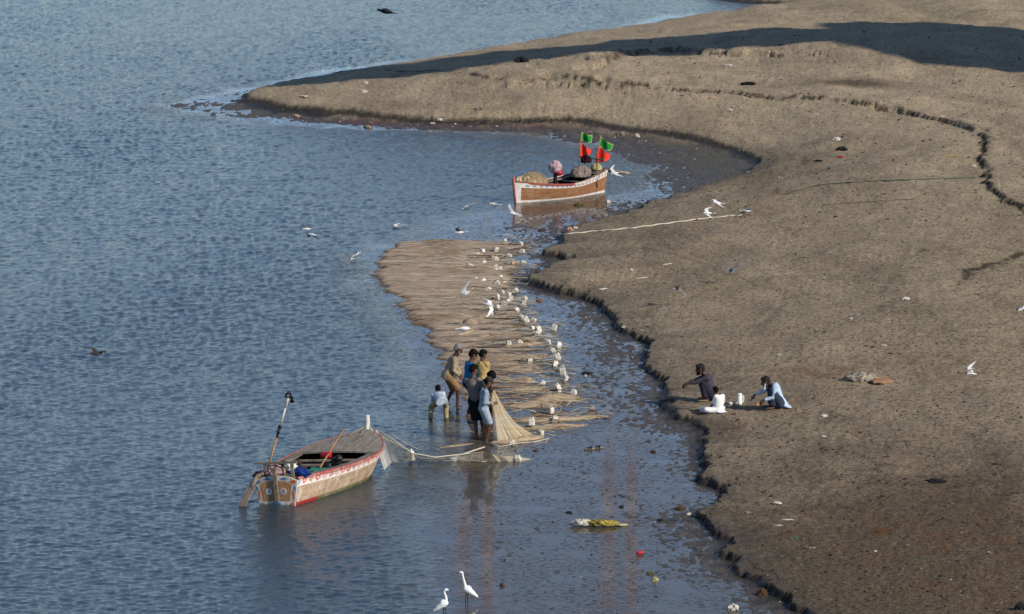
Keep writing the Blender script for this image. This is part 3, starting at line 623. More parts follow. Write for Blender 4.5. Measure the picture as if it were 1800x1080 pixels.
def hull_mat(name, wood1, wood2, L, near):
    """planks with painted bands; UV: u = metres from the stern, v = 0 at the waterline seam, 1 at the rail"""
    t = NT(name, 0.75, 0.22); uv = t.n("UVMap").outputs[0]; sx = t.n("SeparateXYZ"); t.l(uv, sx.inputs[0]); u, v = sx.outputs[0], sx.outputs[1]
    cb = t.n("CombineXYZ"); t.l(t.math('MULTIPLY', u, 1.6), cb.inputs[0]); t.l(t.math('MULTIPLY', v, 9.0), cb.inputs[1])
    n1 = t.noise(1.6, 6, 0.7, cb.outputs[0]); n2 = t.noise(4.0, 5, 0.75)
    b = t.mix(t.ramp(n1, 0.3, 0.7), wood1, wood2)
    gap = t.math('LESS_THAN', t.math('FRACT', t.math('MULTIPLY', v, 4.0)), 0.06); b = t.mix(t.math('MULTIPLY', gap, 0.5), b, lin(60, 42, 30))
    b = t.mix(t.math('MULTIPLY', t.ramp(n2, 0.42, 0.66), 0.9 if near else 0.2), b, lin(198, 184, 164))
    white = t.mix(t.ramp(n2, 0.45, 0.75), lin(222, 214, 208), lin(190, 168, 150))
    if near:
        inb = t.math('GREATER_THAN', v, 0.66)
        u = t.math('ADD', u, t.math('MULTIPLY', t.noise(5.0, 2), .22)); fu = t.math('FRACT', t.math('MULTIPLY', u, 4.2)); tri = t.math('MULTIPLY', t.math('ABSOLUTE', t.math('SUBTRACT', fu, 0.5)), 2.0)
        hv = t.math('ABSOLUTE', t.math('SUBTRACT', t.math('DIVIDE', t.math('SUBTRACT', v, 0.68), 0.16), 1.0))
        fill = t.math('MULTIPLY', t.math('LESS_THAN', t.math('ADD', tri, hv), 0.92), t.math('GREATER_THAN', t.math('ADD', tri, hv), 0.18))
        which = t.math('FRACT', t.math('MULTIPLY', t.math('FLOOR', t.math('MULTIPLY', u, 4.2)), 0.3333))
        c = t.mix(t.math('GREATER_THAN', which, 0.2), lin(84, 134, 170), t.mix(t.math('GREATER_THAN', which, 0.5), lin(196, 108, 66), lin(176, 60, 52)))
        white = t.mix(t.math('MULTIPLY', fill, t.math('MULTIPLY', t.ramp(n2, 0.66, 0.42), .8)), white, c)
        b = t.mix(inb, b, white)
        low = t.math('MULTIPLY', t.math('LESS_THAN', v, 0.055), t.math('LESS_THAN', u, 0.9)); b = t.mix(low, b, lin(158, 44, 38))
        slime = t.math('MULTIPLY', t.math('LESS_THAN', v, 0.06), t.math('GREATER_THAN', u, 0.9)); b = t.mix(t.math('MULTIPLY', slime, 0.7), b, lin(92, 96, 52))
    else:
        inb = t.math('GREATER_THAN', v, 0.76); lo = t.math('LESS_THAN', v, 0.11); en = t.math('GREATER_THAN', u, L * 0.962)
        fu = t.math('FRACT', t.math('MULTIPLY', u, 4.6)); dx = t.math('ABSOLUTE', t.math('SUBTRACT', fu, 0.5)); dv = t.math('ABSOLUTE', t.math('SUBTRACT', v, 0.86))
        dm = t.math('ADD', t.math('MULTIPLY', dx, 2.2), t.math('MULTIPLY', dv, 9.0)); fl = t.math('MULTIPLY', t.math('LESS_THAN', dm, 0.62), t.math('GREATER_THAN', dm, 0.25))
        which = t.math('FRACT', t.math('MULTIPLY', t.math('FLOOR', t.math('MULTIPLY', u, 4.6)), 0.3333))
        w2 = t.mix(fl, white, t.mix(t.math('GREATER_THAN', which, 0.2), lin(40, 44, 60), t.mix(t.math('GREATER_THAN', which, 0.5), lin(170, 70, 60), lin(90, 120, 160))))
        b = t.mix(inb, b, w2); b = t.mix(lo, b, white); b = t.mix(en, b, white)
    t.col(b); t.bump(n1, 0.25, 0.01); return t.m
def boat_shape(L, sheer, halfw, botw, rake, nst=26):
    st = []
    for i in range(nst):
        t = i / (nst - 1); w_ = halfw(t); zs = sheer(t); wb = botw(t); y = t * L
        y2 = y + rake * max(0, (t - 0.7) / 0.3) ** 2
        st.append((t, y, y2, w_, zs, wb))
    return st
def build_hull(name, L, sheer, halfw, botw, rake, mat_out, mat_in, parent, floor=0.10):
    st = boat_shape(L, sheer, halfw, botw, rake); bm = bmesh.new(); uvl = bm.loops.layers.uv.new("UVMap")
    def prof(side, t, y, y2, w_, zs, wb, inset=0.0):
        pts = []
        for q in range(7):
            v = q / 6; z = -0.12 + (zs + 0.12) * v
            bulge = v ** 0.75
            x = wb + (w_ - wb) * bulge
            pts.append((V((side * max(x - inset, 0.004), y + (y2 - y) * v, z)), v))
        return pts
    def strip(side, inset, mi, zmin=None):
        prev = None
        for s_ in st:
            p = prof(side, *s_, inset=inset)
            if zmin is not None: p = [(V((a.x, a.y, max(a.z, zmin))), v) for a, v in p]
            cur = [(bm.verts.new(a), s_[1], v) for a, v in p]
            if prev:
                for q in range(6):
                    f = bm.faces.new([prev[q][0], cur[q][0], cur[q + 1][0], prev[q + 1][0]]); f.material_index = mi
                    for lp, (vv, uu, v) in zip(f.loops, (prev[q], cur[q], cur[q + 1], prev[q + 1])): lp[uvl].uv = (uu, max((v * (sheer(uu / L) + .12) - .12) / sheer(uu / L), 0))
            prev = cur
    for side in (1, -1):
        strip(side, 0, 0); strip(side, 0.045, 1)
    # rail top closing outer and inner skins, floor, bottom and stern board
    def pt(side, s_, v, inset): return prof(side, *s_, inset=inset)[int(v * 6)][0]
    for a, b in zip(st, st[1:]):
        for side in (1, -1):
            bm.faces.new([bm.verts.new(pt(side, a, 1, 0)), bm.verts.new(pt(side, b, 1, 0)), bm.verts.new(pt(side, b, 1, .045)), bm.verts.new(pt(side, a, 1, .045))]).material_index = 1
        def xw(s_): return max(s_[5] + (s_[3] - s_[5]) * ((floor + .12) / (s_[4] + .12)) ** .75 - .02, 0.003)
        bm.faces.new([bm.verts.new(V((k * xw(s_), s_[1], floor))) for k, s_ in ((1, a), (1, b), (-1, b), (-1, a))]).material_index = 1
        bm.faces.new([bm.verts.new(V((k * s_[5], s_[1], -.12))) for k, s_ in ((1, a), (1, b), (-1, b), (-1, a))]).material_index = 1
    o = link(name, bm, [mat_out, mat_in], parent, True)
    return o, st
def prism(bm, pts, y0, y1, mi=0):
    """extrude an outline in the XZ plane along Y"""
    a = [bm.verts.new(V((x, y0, z))) for x, z in pts]; b = [bm.verts.new(V((x, y1, z))) for x, z in pts]; n = len(pts)
    for k in range(n): bm.faces.new((a[k], a[(k + 1) % n], b[(k + 1) % n], b[k])).material_index = mi
    bm.faces.new(a).material_index = mi; bm.faces.new(b[::-1]).material_index = mi
def slab_between(bm, yrange, halfw_at, z_at, th, n=10, x0=None, mi=0):
    """a deck following the boat's plan: full width, or the side strip outside x0"""
    top = []; bot = []
    for i in range(n + 1):
        y = yrange[0] + (yrange[1] - yrange[0]) * i / n; wv = halfw_at(y); z = z_at(y)
        xs = np.linspace(-wv, wv, 7) if x0 is None else (np.linspace(x0(y), wv, 3) if x0(y) > 0 else np.linspace(-wv, x0(y), 3))
        cam_ = lambda x: 0.035 * (1 - (x / max(wv, .05)) ** 2) if x0 is None else 0
        top.append([bm.verts.new(V((x, y, z + cam_(x)))) for x in xs]); bot.append([bm.verts.new(V((x, y, z + cam_(x) - th))) for x in xs])
    m = len(top[0])
    for i in range(n):
        for k in range(m - 1):
            bm.faces.new((top[i][k], top[i][k + 1], top[i + 1][k + 1], top[i + 1][k])).material_index = mi
            bm.faces.new((bot[i][k + 1], bot[i][k], bot[i + 1][k], bot[i + 1][k + 1])).material_index = mi
        for k, d in ((0, 1), (m - 1, -1)): bm.faces.new((top[i][k], top[i + 1][k], bot[i + 1][k], bot[i][k])).material_index = mi
    for i in (0, n):
        for k in range(m - 1): bm.faces.new((top[i][k], bot[i][k], bot[i][k + 1], top[i][k + 1])).material_index = mi
def lump(name, c, r, mat, parent, amp=0.25, sub=4, seed=1, freq=3.0, flat=True, voxel=None):
    """a crumpled heap: rounded mass with folds, flat underneath"""
    bm = bmesh.new(); ball(bm, (0, 0, 0), 1.0, min(sub + 1, 5))
    Q = np.array([v.co[:] for v in bm.verts]); f = 1.1 + freq * 0.18
    a_ = fbm(Q[:, 0] * f + Q[:, 2] * .9 + 5, Q[:, 1] * f - Q[:, 2] * .7 + 3, 3, seed); b_ = fbm(Q[:, 0] * f * 1.7 - Q[:, 2] * 1.3 + 9, Q[:, 1] * f * 1.7 + Q[:, 2] * 1.1, 4, seed + 9)
    c_ = fbm(Q[:, 0] * f * 4 + Q[:, 2] * 3, Q[:, 1] * f * 4 - Q[:, 2] * 2.6, 2, seed + 17)
    k_ = 1 + 2.2 * amp * (a_ - .5) + 1.5 * amp * (0.30 - np.abs(2 * b_ - 1) * 1.6) + 0.5 * amp * (c_ - .5)
    for v, k in zip(bm.verts, k_):
        v.co = V((v.co.x * r[0] * k, v.co.y * r[1] * k, v.co.z * r[2] * k))
        if flat: v.co.z = max(v.co.z, -0.25 * r[2])
    return link(name, bm, mat, parent, True, c)
def local(o, v): return o.matrix_basis @ V(v)

bpy.context.view_layer.update()
# ---- the boat lying near the net
nb_p = atz(489, 886, 0.0); NA = R(-20.5)
near = empty("wooden_boat", (nb_p[0], nb_p[1], 0), "weathered wooden boat with painted transom moored beside the net, its covered grey foredeck pointing away", "fishing boat", "painted wooden fishing boats", NA)
near.rotation_euler = (0, R(-4.5), NA)
NL = 4.95
n_sheer = lambda t: 0.58 - 0.06 * math.sin(math.pi * min(t / 0.9, 1)) + 0.18 * max(0, (t - 0.62) / 0.38) ** 1.5
def n_half(t): return (0.52 + 0.54 * math.sin(min(t / 0.66, 1) * math.pi / 2)) if t < 0.66 else 1.04 * max(0.0, 1 - ((t - 0.66) / 0.34) ** 2.0) ** 0.8 + 0.02
def n_bot(t): return (0.41 + 0.33 * math.sin(min(t / 0.6, 1) * math.pi / 2)) if t < 0.6 else 0.74 * max(0.0, 1 - ((t - 0.6) / 0.4) ** 1.6) + 0.005
M_NHULL = hull_mat("near_hull_paint", lin(150, 118, 92), lin(182, 154, 128), NL, True)
build_hull("hull", NL, n_sheer, n_half, n_bot, 0.30, M_NHULL, W_DARK, near)
nh = lambda y: n_half(y / NL); nz = lambda y: n_sheer(y / NL)
yr = lambda y: y + 0.30 * max(0, (y / NL - 0.7) / 0.3) ** 2
bm = bmesh.new(); slab_between(bm, (3.35, 4.90), lambda y: max(nh(y) - .01, .02), lambda y: nz(y) + .012, 0.035, 22)
for v in bm.verts: v.co.y = yr(v.co.y)
M_DECK = NT("foredeck_planks", 0.85, 0.15)
_d = M_DECK; _x = _d.n("SeparateXYZ"); _d.l(_d.obj(), _x.inputs[0]); _g = _d.math('LESS_THAN', _d.math('FRACT', _d.math('MULTIPLY', _x.outputs[0], 7.0)), 0.05)
_n = _d.noise(2.0, 6, 0.7, _d.scaled((8, 1.4, 4))); _n2 = _d.noise(3.0, 5, 0.7)
_c = _d.mix(_d.ramp(_n, 0.3, 0.7), lin(112, 104, 96), lin(158, 147, 134)); _c = _d.mix(_d.math('MULTIPLY', _d.ramp(_n2, 0.5, 0.72), 0.4), _c, lin(86, 76, 68)); _c = _d.mix(_d.math('MULTIPLY', _g, 0.55), _c, lin(52, 46, 42)); _d.col(_c)
link("foredeck", bm, M_DECK.m, near, False)
for side in (1, -1):
    bm = bmesh.new(); pts = []
    for i in range(25):
        y = NL * i / 24 * 0.985; pts.append(V((side * (nh(y) + .012), yr(y), nz(y) - .012)))
    for a, b in zip(pts, pts[1:]): bar(bm, a, b, .035, .055)
    link("gunwale", bm, P_RED, near, False)
    bm = bmesh.new(); slab_between(bm, (0.30, 3.36), lambda y: (nh(y) - .05), lambda y: nz(y) + .004, 0.03, 10, (lambda y: nh(y) - .24) if side == 1 else (lambda y: -(nh(y) - .24)))
    link("side_deck", bm, W_GREY, near, False)
for y, z, wd in ((3.14, .42, .14), (2.75, .38, .18), (1.55, .36, .14)):
    bm = bmesh.new(); box(bm, (0, y, z), (2 * nh(y) - .12, wd, .04), None, 0, .006); link("thwart", bm, W_GREY, near, False)
bm = bmesh.new(); slab_between(bm, (0.03, 0.32), lambda y: nh(y) - .05, lambda y: nz(y) - .02, 0.03, 4); link("stern_deck", bm, W_GREY, near, False)
# painted transom
TW, TB, TZ = 0.52, 0.41, 0.60
out = [(-TB, -.10), (TB, -.10), (TW, .52), (TW * .62, TZ), (0, TZ + .035), (-TW * .62, TZ), (-TW, .52)]
bmt = bmesh.new(); prism(bmt, out, -.045, .012)
tri_spec = [((-.43, .50), .09, .05, 0), ((-.20, .565), .10, .035, 0), ((.20, .565), .10, .035, 0), ((.43, .50), .09, .05, 1), ((-.41, .22), .03, .11, 1), ((.41, .22), .03, .11, 1), ((-.36, .0), .07, .04, 0), ((0, .015), .10, .045, 0), ((.36, .0), .07, .04, 1), ((-.45, .36), .03, .06, 0), ((.45, .36), .03, .06, 0)]
for (x, z), rx, rz, q in tri_spec: prism(bmt, [(x - rx, z), (x, z - rz), (x + rx, z), (x, z + rz)], -.0505, -.0455, 1 + q)
tr = link("transom", bmt, [P_WHITE, P_BLUE, P_ORANGE], near, False)
inn = [(-.31, .07), (.31, .07), (.385, .44), (.25, .505), (0, .525), (-.25, .505), (-.385, .44)]
bm = bmesh.new(); prism(bm, inn, -.050, -.0455); link("wooden_panel", bm, wood("transom_wood", lin(140, 100, 66), lin(176, 136, 98), wear=.3).m, tr, False)
for k in (1, -1):
    bm = bmesh.new(); loft(bm, [((k * .175, -.0505, .285), V((.078, 0, 0)), V((0, 0, .078))), ((k * .175, -.056, .285), V((.074, 0, 0)), V((0, 0, .074)))], 24); md = link("medallion", bm, P_WHITE, tr, False)
    bm = bmesh.new()
    for a in range(4):
        an = a * math.pi / 2 + math.pi / 4 * 0; c = V((k * .175, 0, .285)); d = V((math.cos(an), 0, math.sin(an))); e = V((-d.z, 0, d.x))
        prism(bm, [((c + d * .062).x, (c + d * .062).z), ((c + d * .03 + e * .012).x, (c + d * .03 + e * .012).z), ((c).x, (c).z), ((c + d * .03 - e * .012).x, (c + d * .03 - e * .012).z)], -.060, -.0565)
    link("star", bm, P_BLUE, tr, False)
bm = bmesh.new(); bar(bm, (0.02, -.075, .06), (0.0, -.075, .82), .085, .05, V((0, 1, 0))); link("rudder_post", bm, W_GREY, near, False)
bm = bmesh.new(); bar(bm, (0.36, .10, .50), (0.36, .10, .90), .07, .05, V((0, 1, 0))); bar(bm, (-.30, .12, .50), (-.30, .12, .88), .06, .05, V((0, 1, 0))); bar(bm, (-.55, .115, .885), (.48, .115, .905), .05, .045); link("stern_rack", bm, W_GREY, near, False)
# stem post wrapped in white
bm = bmesh.new(); tube(bm, [(0, yr(NL * .97), .35), (0, yr(NL) - .02, nz(NL) - .05), (0, yr(NL) + .09, nz(NL) + .18), (0, yr(NL) + .10, nz(NL) + .34)], [.05, .055, .06, .05], 10); link("stem_post", bm, simple("pale_wrapped_cloth", lin(206, 200, 190), .85, .2, 12), near)
bm = bmesh.new(); tube(bm, [(-.16, 4.55, nz(4.5) + .05), (-.08, 4.75, nz(4.7) + .08), (0, yr(4.9), nz(4.9) + .10), (.06, 4.8, nz(4.8) + .06)], .014, 6); link("mooring_cord", bm, simple("cord", lin(160, 146, 122)), near)
# engine with long shaft
_e = near.matrix_basis.inverted() @ aty(584, 822, near.location.y + 1.75); ENG = V((_e.x - .24, _e.y - 1.42, _e.z - .55))
bm = bmesh.new(); box(bm, (.22, 1.42, .48), (.26, .34, .22), None, 0, .02); box(bm, (.30, 1.55, .66), (.20, .22, .20), None, 0, .04); ball(bm, (.38, 1.50, .74), .09, 2); tube(bm, [(.34, 1.2, .5), (.36, 1.1, .62), (.42, 1.02, .60)], .035); ball(bm, (.16, 1.30, .58), (.11, .06, .11), 2); eng = link("engine", bm, BLACKM, near, False); eng.location = ENG
bm = bmesh.new(); box(bm, (.10, 1.46, .83), (.24, .14, .14), None, 0, .035); link("fuel_tank", bm, REDM, eng, True)
bm = bmesh.new(); box(bm, (.22, 1.42, .385), (.40, .62, .05)); link("engine_bed", bm, W_DARK, eng, False)
b0 = V((-.30, .22, .72)); b1 = near.matrix_basis.inverted() @ aty(507, 700, near.location.y + .35)
bm = bmesh.new(); ax = (b1 - b0).normalized()
tube(bm, [b0 - ax * .15, b0 + (b1 - b0) * .45], [.024, .024], 8, True, 0); tube(bm, [b0 + (b1 - b0) * .45, b0 + (b1 - b0) * .62], .026, 8, True, 1); tube(bm, [b0 + (b1 - b0) * .62, b0 + (b1 - b0) * .86], .022, 8, True, 2); tube(bm, [b0 + (b1 - b0) * .86, b1], .024, 8, True, 2)
ball(bm, b0 + (b1 - b0) * .60, .05, 2, None, 1); ball(bm, b0 + (b1 - b0) * .53, .045, 2, None, 1)
shaft = link("propeller_shaft", bm, [W_POLE, BLACKM, P_WHITE], near)
bm = bmesh.new(); u, v = perp(ax)
for q in range(14):
    a0 = q / 14 * 2 * math.pi; a1 = (q + 1) / 14 * 2 * math.pi
    tube(bm, [b1 + V((math.cos(a0), .2, math.sin(a0))) * .060 + V((0, 0, .05)), b1 + V((math.cos(a1), .2, math.sin(a1))) * .060 + V((0, 0, .05))], .026, 6)
tube(bm, [b1 - V((-.05, 0, .10)), b1 + V((.10, 0, .02)), b1 + V((.11, 0, -.10))], .03, 6)
link("propeller_guard", bm, BLACKM, shaft)
bm = bmesh.new(); a = near.matrix_basis.inverted() @ aty(452, 838, near.location.y + .05); b = near.matrix_basis.inverted() @ aty(422, 896, near.location.y - .30); m_ = a + (b - a) * .30
tube(bm, [V((-.34, .25, .66)), a, m_], [.045, .05, .045], 8); bar(bm, a + (b - a) * .22, b, .17, .035, V((0.3, 1, 0.3))); link("steering_paddle", bm, W_GREY, near, False)

def on_near(p): return local(near, p)
# things lying in the near boat
def heap(label, cat, p, r, mat, rz=0, **kw):
    o = lump(kw.pop("name"), on_near(p), r, mat, None, **kw); o.rotation_euler = (0, 0, NA + rz); return tag(o, label, cat)
heap("crumpled pinkish-beige cloth bundle on the stern of the boat with the painted transom", "cloth", (-.12, .22, .66), (.24, .16, .17), cloth("pinkish_cloth", lin(176, 146, 140)), .3, name="cloth_bundle", seed=4)
heap("crumpled blue cloth draped at the starboard stern corner beside the pink bundle", "cloth", (.42, .36, .62), (.30, .17, .11), cloth("royal_blue_cloth", lin(36, 64, 132)), -.5, name="blue_cloth", seed=5)
heap("white plastic sack wedged between the pink bundle and the engine", "sack", (.16, .46, .72), (.17, .15, .15), cloth("white_sack", lin(214, 210, 204)), .2, name="white_sack", seed=6)
heap("dark grey cloth heap at the port corner of the painted stern", "cloth", (-.40, .18, .60), (.20, .16, .10), cloth("dark_grey_cloth", lin(58, 54, 62)), .2, name="dark_cloth", seed=7)
heap("small black jacket rolled between the pink cloth and the white sack", "jacket", (.02, .40, .76), (.13, .11, .13), cloth("black_jacket_cloth", lin(34, 32, 36)), .4, name="rolled_jacket", seed=8)
oar = empty("oar", on_near((.18, 1.2, .60)), "wooden oar with flat green blade propped across the well of the boat", "oar"); M3 = oar.matrix_basis.inverted() if False else Matrix.Translation(-oar.location)
A = M3 @ aty(560, 826, near.location.y + 1.25); B_ = M3 @ aty(604, 755, near.location.y + 2.6)
bm = bmesh.new(); tube(bm, [A + (B_ - A) * .05, B_], [.022, .02], 8); link("shaft", bm, W_POLE, oar)
c0 = near.matrix_basis.to_3x3(); bm = bmesh.new(); box(bm, A + V((0, 0, .0)), (.40, .26, .025), Matrix.Rotation(NA + .15, 3, 'Z') @ Matrix.Rotation(.12, 3, 'X'), 0, .01); link("blade", bm, simple("green_paint", lin(52, 128, 98), .5), oar, False)

# ---- the boat with flags by the inlet
fb_s = atz(1050, 337, 0); fb_b = atz(906, 357, 0)
dxy = V((fb_b[0] - fb_s[0], fb_b[1] - fb_s[1])); FL = dxy.length; FA = math.atan2(dxy.y, dxy.x) - math.pi / 2
farb = empty("wooden_boat", (fb_s[0], fb_s[1], 0), "brown plank boat with white painted borders and two flag poles, afloat in the small bay", "fishing boat", "painted wooden fishing boats", FA)
f_sheer = lambda t: 0.52 + 0.26 * max(0, 1 - t / 0.45) ** 1.5 + 0.20 * max(0, (t - .45) / .55) ** 1.6
def f_half(t): return (0.45 + 0.33 * math.sin(min(t / 0.5, 1) * math.pi / 2)) if t < 0.5 else 0.78 * max(0.0, 1 - ((t - 0.5) / 0.5) ** 2.2) ** 0.8 + 0.02
def f_bot(t): return (0.30 + 0.20 * math.sin(min(t / 0.5, 1) * math.pi / 2)) if t < 0.5 else 0.50 * max(0.0, 1 - ((t - 0.5) / 0.5) ** 1.6) + 0.005
M_FHULL = hull_mat("far_hull_paint", lin(126, 84, 54), lin(160, 112, 76), FL, False)
build_hull("hull", FL, f_sheer, f_half, f_bot, 0.10, M_FHULL, W_DARK, farb)
fh = lambda y: f_half(y / FL); fz = lambda y: f_sheer(y / FL)
for side in (1, -1):
    bm = bmesh.new(); pts = [V((side * (fh(FL * i / 24 * .99) + .012), FL * i / 24 * .99, fz(FL * i / 24 * .99) + .0)) for i in range(25)]
    for i_, (a, b) in enumerate(zip(pts, pts[1:])): bar(bm, a, b, .04, .06, V((0, 0, 1)), 0 if i_ > 11 else 1)
    link("gunwale", bm, [simple("faded_red_paint", lin(160, 74, 66), .7, .3, 12), P_WHITE], farb, False)
    bm = bmesh.new(); slab_between(bm, (.35, FL * .70), lambda y: fh(y) - .05, lambda y: fz(y) - .02, .03, 10, (lambda y: fh(y) - .26) if side == 1 else (lambda y: -(fh(y) - .26))); link("side_deck", bm, W_GREY, farb, False)
bm = bmesh.new(); slab_between(bm, (FL * .70, FL * .985), lambda y: max(fh(y) - .02, .02), lambda y: fz(y) - .02, .03, 12); link("foredeck", bm, W_GREY, farb, False)
bm = bmesh.new(); slab_between(bm, (.03, .45), lambda y: fh(y) - .05, lambda y: fz(y) - .03, .03, 4); link("stern_deck", bm, W_GREY, farb, False)
bm = bmesh.new(); prism(bm, [(-.30, -.1), (.30, -.1), (.45, .78), (-.45, .78)], -.035, .015); link("transom", bm, W_GREY, farb, False)
for y in (FL * .60, FL * .45, FL * .30):
    bm = bmesh.new(); box(bm, (0, y, fz(y) - .10), (2 * fh(y) - .12, .14, .04), None, 0, .006); link("thwart", bm, W_GREY, farb, False)
bm = bmesh.new(); tube(bm, [(0, FL - .02, -.1), (0, FL + .05, .35), (0, FL + .08, fz(FL) + .02), (0, FL + .10, fz(FL) + .20)], [.035, .05, .055, .04], 8); link("stem_post", bm, P_RED, farb)
bm = bmesh.new(); box(bm, (.0, FL * .52, .62), (.10, .12, .55), None, 0, .02); ball(bm, (.02, FL * .52, .98), (.16, .16, .14), 3); fe = link("engine", bm, BLACKM, farb)
o = lump("engine_cover", V((.0, FL * .52, 1.06)), (.24, .22, .23), cloth("pink_cloth", lin(196, 168, 172)), fe, .15, 4, 14, 4.0, False)
bm = bmesh.new(); ball(bm, (-.12, FL * .52 - .06, .88), (.13, .14, .12), 3); link("fuel_tank", bm, REDM, fe)
# stern rack and oars lashed along the rail
bm = bmesh.new()
for x, y in ((-.28, .35), (.28, .35)): tube(bm, [(x, y, .6), (x, y, 1.22)], .025, 6)
bar(bm, (-.62, .35, 1.20), (.55, .35, 1.22), .05, .05); link("stern_rack", bm, W_GREY, farb, False)
def on_far(p): return local(farb, p)
def far_heap(label, cat, p, r, mat, rz=0, **kw):
    o = lump(kw.pop("name"), on_far(p), r, mat, None, **kw); o.rotation_euler = (0, 0, FA + rz); return tag(o, label, cat)
NETM = NT("net_heap_mesh", 0.95, 0.05); NETM.col(NETM.mix(NETM.ramp(NETM.noise(22, 5, .8), .35, .65), lin(150, 126, 96), lin(206, 186, 152))); NETM.bump(NETM.noise(60, 3), .8, .03)
far_heap("big fluffy heap of pale tan net on the bow of the boat with flags", "net", (-.02, FL * .80, .52), (.42, .58, .40), NETM.m, 0, name="net_heap", amp=.16, seed=21, freq=5.0, sub=5)
nh_ = [o for o in C.objects if o.name.startswith("net_heap")][0]; _b = bmesh.new(); _b.from_mesh(nh_.data); rg_ = random.Random(9)
for q in range(420):
    th, ph = rg_.uniform(0, 6.28), rg_.uniform(.05, 1.45); n0 = V((math.cos(th) * math.sin(ph), math.sin(th) * math.sin(ph), math.cos(ph))); c = V((n0.x * .44, n0.y * .62, n0.z * .42)) * rg_.uniform(.95, 1.10); u, v = perp(n0); a_ = rg_.uniform(0, 6.28); u = u * math.cos(a_) + v * math.sin(a_); l_ = rg_.uniform(.08, .22)
    tube(_b, [c - u * l_ - n0 * .04, c + n0 * rg_.uniform(.01, .07), c + u * l_ - n0 * .04], .004, 4)
_b.to_mesh(nh_.data); _b.free()
far_heap("cream folded net edge lying against the boat's bow rail in front of the fluffy heap", "net", (.18, FL * .86, .72), (.20, .42, .14), simple("cream_net", lin(212, 184, 150), .9, .3, 20, .1, .6), .2, name="folded_net", amp=.25, seed=22)
far_heap("grey-brown tarpaulin heap in the stern of the boat with flags", "tarpaulin", (.02, .85, .70), (.32, .44, .32), cloth("grey_tarp", lin(132, 118, 112)), .2, name="tarpaulin_heap", amp=.18, seed=23)
far_heap("round pale yellow sack on the stern deck under the flags", "sack", (-.05, .12, .84), (.20, .20, .18), cloth("yellow_sack", lin(186, 172, 118)), .1, name="yellow_sack", amp=.10, seed=24)
far_heap("dark maroon bundle tied at the foot of the flag poles", "bundle", (.10, .50, 1.12), (.17, .15, .22), cloth("maroon_bundle", lin(52, 26, 30)), .1, name="maroon_bundle", amp=.25, seed=25)
far_heap("weathered grey plank box half hidden behind the net heap in the flagged boat", "plank box", (.12, FL * .62, .60), (.34, .18, .10), W_GREY, .1, name="plank_box", amp=.10, seed=26) if False else None
Yf = farb.location.y
for (x0, y0, x1, y1, nm_, lb) in ((1016, 313, 1062, 301, None, None),):
    pass
def pole_thing(name, p, q, r, mat, label, cat, group=None):
    c = (V(p) + V(q)) / 2; c.z = min(p[2], q[2]); bm = bmesh.new(); tube(bm, [V(p) - c, (V(p) + V(q)) / 2 - c + V((0, 0, .01)), V(q) - c], [r, r * 1.05, r * .9], 8)
    o = link(name, bm, mat, None); o.location = c; return tag(o, label, cat, group)
pole_thing("oar", aty(1015, 318, Yf + .2), aty(1066, 299, Yf - .15), .045, W_GREY, "stout grey oar lashed along the rail at the stern of the flagged boat", "oar")
pole_thing("bent_pole", aty(1060, 298, Yf - .05), aty(1107, 306, Yf - .25), .06, W_GREY, "grey pole jutting out past the stern of the flagged boat", "pole")
def flag(px0, py0, px1, py1, green, red, label):
    P0, P1 = aty(px0, py0, Yf + .2), aty(px1, py1, Yf + .2); o = empty("flag_pole", P0, label, "flag", "flags on the moored boat")
    bm = bmesh.new(); tube(bm, [(0, 0, 0), P1 - P0], .016, 6); link("pole", bm, W_POLE, o)
    def banner(name, corners, mat, edge):
        # corners: hoist top, hoist bottom, fly bottom, fly top in pixels
        ht, hb, fb_, ft_ = [aty(x, y, Yf + .2) - P0 for x, y in corners]; bm = bmesh.new(); n, m = 14, 8; grid = []
        for i in range(n + 1):
            u_ = i / n; row = []
            for j in range(m + 1):
                v_ = j / m; p = (hb * (1 - v_) + ht * v_) * (1 - u_) + (fb_ * (1 - v_) + ft_ * v_) * u_
                p = p + V((0, 1, 0.15)) * (.10 * math.sin(u_ * 6.5 + v_ * 1.5) * u_ ** .7) + V((0, 0, -.02 * math.sin(u_ * 3.1)))
                row.append(p)
            grid.append(row)
        for off in (0.0, 0.006):
            vs = [[bm.verts.new(p + V((0, off, 0))) for p in r] for r in grid]
            for i in range(n):
                for j in range(m):
                    f = bm.faces.new((vs[i][j], vs[i + 1][j], vs[i + 1][j + 1], vs[i][j + 1])); f.material_index = 1 if edge and (i == n - 1 or j in (0, m - 1) or i == 0) else 0
        link(name, bm, mat, o)
    G = [simple("green_cloth", lin(22, 126, 52), .8, .15), simple("yellow_green_trim", lin(130, 160, 66), .8, .1)]; RD = [simple("red_cloth", lin(224, 54, 34), .8, .12), simple("pale_red_trim", lin(232, 120, 96), .8, .1)]
    banner("green_pennant", green, G, True); banner("red_pennant", red, RD, False)
flag(1017, 305, 1022, 232, [(1023, 232), (1020.5, 247), (1040, 251), (1042, 239)], [(1021, 249), (1019.5, 279), (1039, 269), (1039, 265)], "thinner flag pole with small green pennant over red triangle, farther from the boat's oar")
flag(1045, 300, 1056, 238, [(1055.5, 239), (1052, 258), (1074, 265), (1079, 256)], [(1052, 256), (1045, 287), (1070, 281), (1074, 274)], "bigger flag pole with dark green pennant over large red flag, above the boat's oar")

